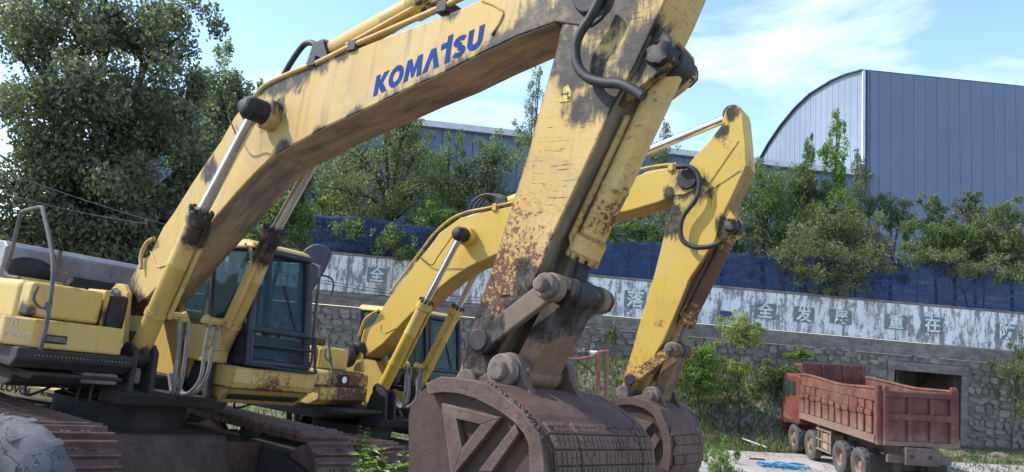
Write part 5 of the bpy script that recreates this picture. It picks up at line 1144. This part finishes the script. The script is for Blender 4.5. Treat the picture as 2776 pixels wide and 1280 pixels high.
MB().cyl((-.9, -1.25, 2.36), (-.9, -1.25, 2.58), .045, n=10).build('exhaust_stub', RUST_RED_SHADED, h2); MB().box(-.96, -.84, -1.31, -1.19, 2.58, 2.68).build('exhaust_cap', DUST, h2, bevel=0.02)
MB().cyl((-.5, -1.0, 2.44), (-.5, -.55, 2.44), .09, n=14).build('filter_can', RUST_SIDE, h2, smooth=40)
b = MB(); rk = random.Random(4)
for k in range(6): b.tube(spline([(-.6-.1*k, -1.45+.1*k, 2.38), (-.5-.1*k, -1.3+.08*k, 2.52), (-.45, -1.1+.08*k, 2.44), (-.6, -.9+.05*k, 2.40)], 4), .022, 6)
b.build('hose_bundle', RUBBER, h2, smooth=60)
handrail(ex2, [P3(HR2[0], -1.5), P3(HR2[1], -1.5), P3(HR2[2], -1.5), P3(HR2[3], -1.5), P3((.84, 1.92), -1.5), P3((.86, 1.80), -1.5), P3((.85, 1.78), -1.62)], .021, (.72, -1.505, 2.2))
cab(ex2, 1.15, .60, 1.62, 1.74, 3.20, .24, 1.75, NAVY, ym2['body'], False)
MB().prism([(.3, 1.44), (1.16, 1.44), (1.18, 1.72), (.3, 1.72)], .42, 1.62).build('cab_platform', ym2['body'], h2, bevel=0.015)
# ---------------------------------------------------------------- red dump truck
RED = dict(rough=0.55)
TR_SIDE = rusty('truck_side_red', (0.135, 0.046, 0.030), (0.215, 0.098, 0.062), (0.075, 0.034, 0.026), 1.6, 0.75, 0.3, mud=(2.0, 2.9))
TR_SHADE = rusty('truck_shaded_red', (0.10, 0.026, 0.022), (0.165, 0.058, 0.044), (0.065, 0.022, 0.02), 1.6, 0.7, 0.3, mud=(1.9, 2.6))  # truck red darkened, shade of the rear-facing sides put into the colour
TR_CAB = paint('truck_cab_red', (0.155, 0.034, 0.028), (0.20, 0.065, 0.05), 0.5, drip=0.3)
TR_CH = rusty('truck_chassis_grime', (0.10, 0.075, 0.065), (0.17, 0.12, 0.10), (0.06, 0.045, 0.04), 3)
TYRE = plain('dusty_tyre', (0.085, 0.078, 0.076), 0.9, 0, 0.35, 4, 0.5)
RIM = rusty('truck_rim', (0.22, 0.14, 0.09), (0.30, 0.21, 0.14), (0.14, 0.08, 0.06), 5)
TY = 23.85; TX = 11.35; TZ = -2.76
trk = empty('dump_truck', (TX, TY, TZ), R(1.0)); tag(trk, 'faded red eight-wheel dump truck parked before the stone wall', 'truck')
# local axes: x to the right side, y forward, z up; left body side at x = 0, tailgate at y = 0
bed = empty('dump_bed'); bed.parent = trk
W, LB, ZB, ZT = 2.45, 5.9, 1.42, 3.05
MB().box(.05, W-.05, .08, LB, ZB, ZB+.12).build('floor', TR_SIDE, bed, bevel=0.01)
for x0, nm in ((0.0, 'side_wall'), (W-.06, 'side_wall')):
    b = MB(); n = 12; pts = []
    for i in range(n+1):
        y = .06 + (LB-.06)*i/n; dz = -.10*math.exp(-((y-2.6)/1.6)**2); bow = -.05*math.exp(-((y-3.0)/1.4)**2)*(1 if x0 == 0 else -1)
        pts.append((y, ZT+dz, bow))
    v = []; f = []
    for (y, zt, bw) in pts: v += [(x0+.03, y, ZB), (x0+.06+.03, y, ZB), (x0+.06+.03+bw, y, zt), (x0+.03+bw, y, zt)]
    for i in range(n): f += [(4*i+k, 4*i+(k+1) % 4, 4*i+4+(k+1) % 4, 4*i+4+k) for k in range(4)]
    f += [(0, 1, 2, 3), (4*n+3, 4*n+2, 4*n+1, 4*n)]
    b.add(v, f); b.build(nm, TR_SIDE, bed)
    b = MB(); b.tube([(x0+.05+bw, y, zt) for (y, zt, bw) in pts], .055, 6); b.build('top_rail', TR_SIDE, bed)
    sx = -1 if x0 == 0 else 1; xo = x0+.03 if x0 == 0 else x0+.09
    MB().box(min(xo, xo+sx*.10), max(xo, xo+sx*.10), .1, LB, ZB-.02, ZB+.22).build('bottom_rail', TR_SIDE, bed, bevel=0.015)
    if x0 == 0: MB().box(xo-.05, xo, .1, LB, ZT-.40, ZT-.12).build('upper_rail', TR_SIDE, bed, bevel=0.015)
    bx_ = lambda th: (min(xo, xo+sx*th), max(xo, xo+sx*th))
    y = .32; k = 0; rt_ = random.Random(6)
    while y < LB-.3:
        w_ = (.36, .36, .44, .44)[k % 4]; j_ = rt_.uniform(-.05, .05)
        MB().box(*bx_(.085), y, y+w_, ZB+.23, ZB+.74+j_).build('side_rib', TR_SIDE, bed, bevel=0.03)
        MB().box(*bx_(.115), y-.01, y+w_+.01, ZB+.745+j_, ZB+.90+j_).build('side_pad', TR_SIDE, bed, bevel=0.03)
        MB().box(*bx_(.050), y+.02, y+w_-.02, ZB+.905+j_, ZT-.42).build('side_rib', TR_SIDE, bed, bevel=0.02)
        y += w_ + (.10 if k % 2 else .16); k += 1
MB().box(0.0, W, LB-.02, LB+.06, ZB, ZT+.42).build('headboard', TR_SHADE, bed, bevel=0.015)
for x in (.0, .8, 1.6, W-.12): MB().box(x, x+.12, LB-.08, LB-.03, ZB+.2, ZT+.40).build('headboard_rib', TR_SHADE, bed, bevel=0.01)
MB().box(.02, W-.02, LB+.06, LB+.7, ZT+.30, ZT+.38).build('cab_shield', TR_SIDE, bed, bevel=0.01)
for x in (0.0, W-.10): MB().box(x-.03, x+.13, -.02, .12, ZB-.05, ZT+.10).build('rear_post', TR_SHADE, bed, bevel=0.02)
tg = MB().box(.13, W-.13, -.04, .02, ZB-.05, ZT-.05).build('tailgate', TR_SHADE, bed, bevel=0.01)
for z0, z1_ in ((ZB-.04, ZB+.10), (ZB+.72, ZB+.92), (ZT-.22, ZT-.06)): MB().box(.14, W-.14, -.14, -.04, z0, z1_).build('gate_beam', TR_SHADE, tg, bevel=0.02)
for x in (.14, .86, 1.54, W-.30): MB().box(x, x+.14, -.12, -.04, ZB+.10, ZT-.22).build('gate_rib', TR_SHADE, tg, bevel=0.02)
for x in (.12, W-.26): MB().cyl((x, -.1, ZT+.06), (x+.14, -.1, ZT+.06), .09, n=12).build('gate_hinge', TR_SIDE, tg, smooth=40)
ch = empty('chassis'); ch.parent = trk
for x in (.72, 1.58): MB().box(x, x+.16, -.2, 8.0, .98, 1.34).build('frame_rail', TR_CH, ch, bevel=0.015)
MB().box(.72, 1.74, -.28, -.12, .85, 1.36).build('rear_crossmember', TR_CH, ch, bevel=0.02)
MB().box(.25, 2.2, -.12, .02, .88, 1.12).build('rear_bumper', TR_CH, ch, bevel=0.02)
for x in (.9, 1.45): MB().cyl((x, -.30, 1.1), (x, -.26, 1.1), .06, n=12).build('tow_eye', DARK, ch)
for x in (.02, 1.83): MB().box(x, x+.60, .55, .58, .42, 1.0).build('mud_flap', DARK, ch)
MB().box(.6, 1.86, .2, .5, 1.34, 1.42).build('tipping_pivot', TR_CH, ch)
for y in (1.35, 2.70): 
    MB().cyl((.3, y, .54), (2.15, y, .54), .13, n=14).build('axle', TR_CH, ch, smooth=40); MB().sphere((1.22, y, .56), .27, 14, 8).build('differential', TR_CH, ch, smooth=60)
for y in (5.15, 6.75): MB().cyl((.3, y, .54), (2.15, y, .54), .07, n=12).build('axle', TR_CH, ch, smooth=40)
def wheel(x, y, dual, steer):
    wh = empty('wheel', (x, y, .54)); wh.parent = trk
    s = -1 if x < 1.2 else 1
    def tyre(xc, nm='tyre'):
        b = MB(); b.lathe([(.28, -.12), (.34, -.14), (.46, -.145), (.525, -.12), (.54, -.08), (.54, .08), (.525, .12), (.46, .145), (.34, .14), (.28, .12)], (xc, 0, 0), (1, 0, 0), 32)
        for k in range(32):
            a = 2*math.pi*k/32; c_, s_ = math.cos(a), math.sin(a); m_ = Matrix.Translation((xc, 0, 0)) @ Matrix.Rotation(a, 4, 'X')
            b.box(-.11 if k % 2 else .01, -.01 if k % 2 else .11, -.03, .03, .53, .552, m_)
        return b.build(nm, TYRE, wh, smooth=40)
    tyre(0)
    if dual: tyre(-s*.32)
    b = MB()
    if dual: b.lathe([(.29, s*.12), (.27, s*.10), (.25, -s*.05), (.12, -s*.06), (.11, s*.06), (0, s*.07)], (0, 0, 0), (1, 0, 0), 28)
    else: b.lathe([(.29, s*.12), (.27, s*.11), (.25, s*.06), (.17, s*.10), (.12, s*.12), (.11, s*.17), (0, s*.18)], (0, 0, 0), (1, 0, 0), 28)
    b.build('rim', RIM, wh, smooth=40)
    b = MB()
    for k in range(10): a = 2*math.pi*k/10; b.cyl((s*(-.05 if dual else .085), .17*math.cos(a), .17*math.sin(a)), (s*(-.01 if dual else .125), .17*math.cos(a), .17*math.sin(a)), .015, n=6)
    b.build('wheel_nuts', TR_CH, wh)
for y in (1.35, 2.70): wheel(.16, y, True, False); wheel(2.29, y, True, False)
for y in (5.15, 6.75): wheel(.18, y, False, True); wheel(2.27, y, False, True)
fb = empty('fuel_tank'); fb.parent = trk
MB().box(.10, .62, 3.55, 4.35, .55, 1.15).build('tank_box', rusty('tank_rust', (0.30, 0.19, 0.13), (0.42, 0.32, 0.25), (0.20, 0.10, 0.07), 3), fb, bevel=0.06, seg=3)
for y in (3.65, 4.15): MB().box(.07, .64, y, y+.07, .52, 1.18).build('tank_strap', TR_SIDE, fb, bevel=0.005)
for y in (3.45, 4.45): MB().box(.06, .12, y-.04, y+.04, .48, 1.30).build('guard_post', TR_SIDE, fb)
for z in (.5, .85, 1.2): MB().box(.04, .10, 3.35, 4.6, z, z+.06).build('side_guard', TR_SIDE, fb)
cbn = empty('cab'); cbn.parent = trk
prof_c = [(6.15, 1.15), (7.9, 1.0), (8.02, 1.25), (8.02, 1.95), (7.85, 2.85), (7.7, 2.98), (6.25, 2.98), (6.15, 2.9)]
b = MB(); n = len(prof_c)
b.add([(.03, p[0], p[1]) for p in prof_c] + [(W-.03, p[0], p[1]) for p in prof_c], [tuple(range(n)), tuple(range(2*n-1, n-1, -1))] + [(i, (i+1) % n, n+(i+1) % n, n+i) for i in range(n)])
b.build('cab_shell', TR_CAB, cbn, bevel=0.06, seg=3)
DG = plain('dark_truck_glass', (0.03, 0.04, 0.045), 0.12, 0, 0.2, 2, 0.02)
for x0, x1 in ((.0, .028), (W-.028, W)):
    MB().prism([(0, 0)]*0 or [(7.1, 2.12), (7.86, 2.12), (7.72, 2.76), (7.1, 2.76)], 0, 0.001)
    b = MB(); q = [(7.12, 2.12), (7.88, 2.12), (7.74, 2.76), (7.12, 2.76)]; b.hexa([(x0, *q[0]), (x1, *q[0]), (x1, *q[1]), (x0, *q[1]), (x0, *q[3]), (x1, *q[3]), (x1, *q[2]), (x0, *q[2])]); b.build('door_window', DG, cbn)
    b = MB(); q = [(6.5, 2.2), (6.95, 2.2), (6.95, 2.72), (6.5, 2.72)]; b.hexa([(x0, *q[0]), (x1, *q[0]), (x1, *q[1]), (x0, *q[1]), (x0, *q[3]), (x1, *q[3]), (x1, *q[2]), (x0, *q[2])]); b.build('quarter_window', DG, cbn)
b = MB(); b.hexa([(.2, 8.022, 2.0), (W-.2, 8.022, 2.0), (W-.2, 8.04, 2.0), (.2, 8.04, 2.0), (.2, 7.86, 2.8), (W-.2, 7.86, 2.8), (W-.2, 7.88, 2.8), (.2, 7.88, 2.8)]); b.build('windshield', DG, cbn)
MB().box(.0, W, 7.95, 8.15, .72, 1.12).build('bumper', TR_CAB, cbn, bevel=0.04)
MB().box(.02, .5, 6.2, 7.5, 1.10, 1.22).build('wheel_arch', DARK, cbn, bevel=0.03)
mr_ = MB().box(-.34, -.22, 7.9, 7.98, 1.75, 2.3).build('mirror', DARK, cbn, bevel=0.03); MB().tube([(.03, 7.75, 2.6), (-.28, 7.94, 2.35)], .015, 6).build('mirror_arm', DARK, cbn)
MB().tube([(.03, 7.75, 1.9), (-.28, 7.94, 1.85)], .015, 6).build('mirror_arm', DARK, cbn)

# ---------------------------------------------------------------- rusty stand with a drum, behind the arms
p0 = at(1440, 965, 24.0); gr = empty('rusty_stand', (p0.x, 24.0, gz(p0.x, 24.0))); tag(gr, 'rusty orange stand carrying a white banded drum between the two arms', 'stand')
ORR = rusty('stand_orange_rust', (0.22, 0.09, 0.06), (0.30, 0.15, 0.10), (0.13, 0.06, 0.05), 5)
def G(px, py, dy=0.0): q = at(px, py, 24.0+dy); return Vector((q.x-p0.x, dy, q.z-gr.location.z))
ht = G(1450, 962)
for dy in (-.35, .35):
    MB().tube([G(1380, 985, dy), G(1500, 968, dy), G(1560, 974, dy), G(1600, 968, dy), G(1630, 953, dy), G(1650, 952, dy)], .055, 6).build('top_beam', ORR, gr)
    for px in (1622, 1645):
        t_ = G(px, 955, dy); MB().tube([t_, (t_.x+.08, t_.y, 0.0)], .075, 6).build('leg', ORR, gr)
    t_ = G(1400, 985, dy); MB().tube([t_, (t_.x, t_.y, 0)], .075, 6).build('leg', ORR, gr)
MB().tube([G(1563, 976, -.3), G(1618, 1020, -.3)], .02, 6).build('brace', DARK, gr)
d0, d1 = G(1470, 948), G(1545, 954)
dr_ = MB().cyl(d0, d1, .22, n=24).build('drum', plain('drum_white', (0.45, 0.46, 0.48), 0.5, 0, 0.15), gr, smooth=40)
ax_ = (d1-d0)
for k in (.35, .55, .72): MB().cyl(d0+ax_*k, d0+ax_*(k+.06), .223, n=24).build('blue_band', plain('band_blue', (0.10, 0.15, 0.24), 0.5), dr_, smooth=40)
MB().cyl(d1, d1+ax_*.12, .18, n=20).build('drum_end', ORR, dr_, smooth=40)
MB().cyl(d1+ax_*.12, d1+ax_*.85, .075, n=14).build('shaft', DUST, gr, smooth=40)
MB().cyl(d1+ax_*.45, d1+ax_*.52, .15, n=16).build('flange', DUST, gr, smooth=40); MB().cyl(d1+ax_*.72, d1+ax_*.98, .10, n=14).build('shaft_cap', WHITE, gr, smooth=40)

# ---------------------------------------------------------------- grey raised metal panel beside the cab
q0 = at(860, 720, 13.0); pn = empty('metal_panel', (q0.x, 13.0, gz(q0.x, 13.0))); tag(pn, 'dark grey rounded metal panel standing upright just behind the cab', 'metal panel')
def Q(px, py, dy=0.0): q = at(px, py, 13.0+dy); return (q.x-q0.x, q.z-pn.location.z)
outl = [Q(815, 690), Q(830, 675), Q(848, 664), Q(866, 661), Q(884, 668), Q(900, 684), Q(893, 705), Q(880, 735), Q(862, 765), Q(845, 790), Q(830, 880), Q(800, 880), Q(808, 760)]
NG = plain('blue_grey_steel', (0.055, 0.06, 0.085), 0.55, 0, 0.25, 3, 0.15)
MB().prism(outl, -.06, .06).build('panel_sheet', NG, pn, bevel=0.03, seg=3)
MB().tube([(outl[0][0]+.15, .12, outl[0][1]-.2), (outl[0][0]+.1, .2, .0)], .05, 8).build('panel_post', DARK, pn)

# ---------------------------------------------------------------- yellow wheel loader far behind the near track
q0 = at(90, 1060, 13.0); lo = empty('wheel_loader', (q0.x, 13.0, gz(q0.x, 13.0))); tag(lo, 'pale yellow loader part with black lettering seen behind the near track', 'loader')
def Q3(px, py, dy=0.0): q = at(px, py, 13.0+dy); return (q.x-q0.x, q.z-lo.location.z)
LY = paint('loader_cream_yellow', (0.62, 0.46, 0.17), (0.64, 0.50, 0.24), 0.1, drip=0.2)
arm_o = [Q3(-60, 1022), Q3(0, 1028), Q3(100, 1045), Q3(172, 1056), Q3(182, 1068), Q3(197, 1072), Q3(197, 1086), Q3(100, 1078), Q3(0, 1066), Q3(-60, 1062)]
ao_ = MB().prism(arm_o, -.15, .15).build('lift_arm', LY, lo, bevel=0.012)
MB().prism([(arm_o[0][0], arm_o[0][1]-.55), (arm_o[5][0]-.1, arm_o[5][1]-.45), (arm_o[6][0]-.05, arm_o[6][1]-.10), (arm_o[9][0], arm_o[9][1]-.02)], -.5, .6).build('front_frame', DARK, lo, bevel=0.02)
for x in (-.5, 1.0): MB().lathe([(.3, -.2), (.55, -.22), (.62, -.15), (.62, .15), (.55, .22), (.3, .2)], (x, .9, .62), (0, 1, 0), 24).build('tyre', TYRE, lo, smooth=40)
for body, sz, px, py in (('LOVOL', .165, 58, 1059), ('FL953E', .075, 142, 1068)):
    me = text_mesh(body, sz, 0.002, 0.006); me.materials.append(BLACKP); o = link('lettering', me, None, ao_); x_, z_ = Q3(px, py); o.location = (x_, -.153, z_-.02); o.rotation_euler = (R(90), R(9.5), 0)

# ---------------------------------------------------------------- tyre at the lower left corner, next to the camera
tc_ = at(-8, 1375, 4.4); ty = empty('old_tyre', tc_); ty.rotation_euler = (0.12, 0.05, R(-18)); tag(ty, 'dusty grey worn tyre at the bottom left corner', 'tyre')
t = NT('dusty_old_rubber'); n1 = t.noise(3, 8, 0.7); n2 = t.noise(16, 7, 0.75); ck = t.noise(2.4, 6, 0.6, dist=1.5)
col = t.mix(t.ramp(n1, 0.35, 0.68), (0.10, 0.095, 0.10), (0.21, 0.20, 0.205)); col = t.mix(t.ramp(n2, 0.55, 0.72), col, (0.28, 0.27, 0.27))
crk = t.ramp(t.math('ABSOLUTE', t.math('SUBTRACT', ck, 0.5)), 0.012, 0.0); col = t.mix(crk, col, (0.02, 0.02, 0.022)); t.bump(t.math('SUBTRACT', n2, crk), 0.6, 0.01); OLDT = t.fin(col, 0.85)
MB().lathe([(.25, -.11), (.30, -.14), (.38, -.16), (.44, -.15), (.475, -.12), (.49, -.06), (.49, .06), (.475, .12), (.44, .15), (.38, .16), (.30, .14), (.25, .11)], (0, 0, 0), (0, 1, 0), 56).build('carcass', OLDT, ty, smooth=50)
for k in range(28):
    a = 2*math.pi*k/28; b = MB(); m_ = Matrix.Rotation(a, 4, 'Y'); s = 1 if k % 2 else -1
    b.box(-.025, .025, *(sorted((s*.02, s*.125))), .474, .4905, m_); b.build('tread_block', OLDT, ty, bevel=0.008)
MB().lathe([(.26, -.11), (.24, -.09), (.22, .0), (.10, .02), (0, .02)], (0, 0, 0), (0, 1, 0), 32).build('rim', RIM, ty, smooth=40)

# ---------------------------------------------------------------- loose things
def debris(name, label, cat, px, py, Y, build, dz=0.0, group=None):
    p = at(px, py, Y); o = empty(name, (p.x, Y, p.z if dz is None else gz(p.x, Y)+dz)); tag(o, label, cat, group); build(o); return o
def sheet_b(w_, d_, h_, mat, rz):
    def f(o):
        o.rotation_euler = (0, 0, rz); MB().box(-w_/2, w_/2, -d_/2, d_/2, 0, .03).build('sheet', mat, o, bevel=0.004)
        for s in (-1, 1): MB().box(s*w_*.4-.05, s*w_*.4+.05, -d_*.4, d_*.4, -.06, -.002).build('batten', DUST, o)
    return f
LB_ = plain('pale_blue_sheet', (0.42, 0.52, 0.62), 0.5, 0, 0.1)
p_ = at(822, 1104, 16.0)
sh = empty('pale_blue_sheet', (p_.x, 16.0, p_.z)); sh.rotation_euler = (R(25), R(4), 0); tag(sh, 'pale blue sheet lying beyond the far track of the large excavator', 'sheet')
MB().box(-.28, .30, -.12, .12, 0, .03).build('sheet', LB_, sh, bevel=0.004); MB().box(-.30, -.26, -.12, .12, -.9, -.002).build('prop', DUST, sh); MB().box(.24, .28, -.12, .12, -.9, -.002).build('prop', DUST, sh)
# blue rope heap on the concrete
p_ = at(2118, 1252, 27.0); rp = empty('rope_heap', (p_.x, 27.0, -2.74)); tag(rp, 'tangle of bright blue rope on the concrete before the truck', 'rope')
rr_ = random.Random(8); BR = plain('blue_rope', (0.05, 0.22, 0.42), 0.7, 0, 0.25)
for k in range(9):
    cx_, cy_ = rr_.uniform(-.5, .5), rr_.uniform(-.3, .3); MB().tube(spline([(cx_+rr_.uniform(-.5, .5), cy_+rr_.uniform(-.4, .4), rr_.uniform(.02, .10)) for _ in range(9)], 5), .022, 6).build('rope_strand', BR, rp, smooth=60)
def plank(px, py, Y, L_, w_, a, label, mat=None, tilt=0.0, dz=.06):
    p = at(px, py, Y); o = empty('plank', (p.x, Y, max(gz(p.x, Y), -2.80)+dz)); o.rotation_euler = (0, tilt, a); tag(o, label, 'plank')
    b = MB(); b.box(-L_/2, L_/2, -w_/2, w_/2, 0, .03); b.build('board', mat or plain('old_board', (0.36, 0.31, 0.24), 0.9), o, bevel=0.004)
    MB().box(-L_/2+.05, -L_/2+.10, -w_/2+.01, w_/2-.01, .031, .036).build('nail_strip', DUST, o)
plank(2047, 1180, 30.9, 1.0, .10, R(-40), 'pale thin plank lying on the bank near the dump truck', WHITE, R(12), .25)
plank(2150, 1276, 25.5, .55, .12, R(4), 'short brown board on the concrete in front of the truck')
plank(2052, 1240, 28.4, .55, .14, R(-8), 'dark flat board beside the blue rope', DARK)
rs2 = random.Random(21)
PEB = plain('yard_pebble', (0.30, 0.27, 0.24), 0.95, 0, 0.3)
b = MB()
for k in range(260):
    x = rs2.uniform(8.0, 18.0); y = rs2.uniform(20, 30); s = rs2.uniform(.015, .05); b.sphere((x, y, max(gz(x, y), -2.8)+.05), s, 6, 4, (1, rs2.uniform(.6, 1.2), .6))
tag(b.build('gravel', PEB), 'loose gravel scattered on the concrete yard', 'gravel', kind='stuff')

# weeds in front, beside the bucket
def weed(px, py, Y, stems, hgt, lean_, label, seed, lsz, base_z=None):
    p = at(px, py, Y); z0 = gz(p.x, Y) if base_z is None else base_z; o = empty('weed', (p.x, Y, z0)); tag(o, label, 'weed', 'weeds by the machines'); r = random.Random(seed)
    H = p.z - z0 + hgt; b = MB(); bl = MB()
    for k in range(stems):
        a = r.uniform(0, 6.28); sp = r.uniform(.05, lean_); top = Vector((math.cos(a)*sp, math.sin(a)*sp, H*r.uniform(.72, 1.0))); m_ = top*0.5 + Vector((math.cos(a)*-.02, 0, .05))
        pts = spline([(math.cos(a)*.03, math.sin(a)*.03, 0), m_, top], 8); b.tube(pts, 0, 5, [.008*(1-.7*i/(len(pts)-1)) for i in range(len(pts))])
        nl = int(H*46)
        for j in range(nl):
            t_ = .25 + .75*j/nl; q = pts[min(len(pts)-1, int(t_*(len(pts)-1)))]; an = j*2.4 + a; L_ = lsz*r.uniform(.6, 1.15)*(1.15-.5*t_); d = Vector((math.cos(an), math.sin(an), r.uniform(.1, .55))).normalized(); sd2 = d.cross(Vector((0, 0, 1))).normalized()*L_*.14
            e1 = q + d*L_*.5; e2 = q + d*L_ - Vector((0, 0, L_*.28)); bl.add([q, e1+sd2, e2, e1-sd2], [(0, 1, 2, 3)])
    b.build('stem', LF['bright'].copy() if False else plain('weed_stem', (0.10, 0.14, 0.05), 0.8), o); bl.build('leaves', LF['bright'], o); return o
weed(1075, 1215, 5.9, 16, .04, .30, 'leafy green weed growing at the foot of the large bucket', 1, .16)
weed(1035, 1245, 5.7, 9, .02, .2, 'shorter weed left of the leafy one by the large bucket', 2, .15)
weed(992, 1125, 10.6, 7, .01, .10, 'thin grass-like weed between the tracks of the two excavators', 3, .09)
# overhead wires at the left
for (a, c, Y0, Y1, lab) in (((-40, 437), (435, 597), 14.0, 14.5, 'upper thin overhead wire in front of the large dark tree'), ((-40, 500), (300, 583), 14.4, 14.8, 'lower faint overhead wire in front of the large dark tree')):
    pa, pc = at(*a, Y0), at(*c, Y1); o = empty('overhead_wire', pa); tag(o, lab, 'wire')
    d_ = pc - pa; MB().tube([d_*(i/16*1.6-.3) - Vector((0, 0, .10*math.sin(math.pi*i/16))) for i in range(17)], .006, 6).build('cable', plain('wire_grey', (0.16, 0.16, 0.19), 0.7), o)
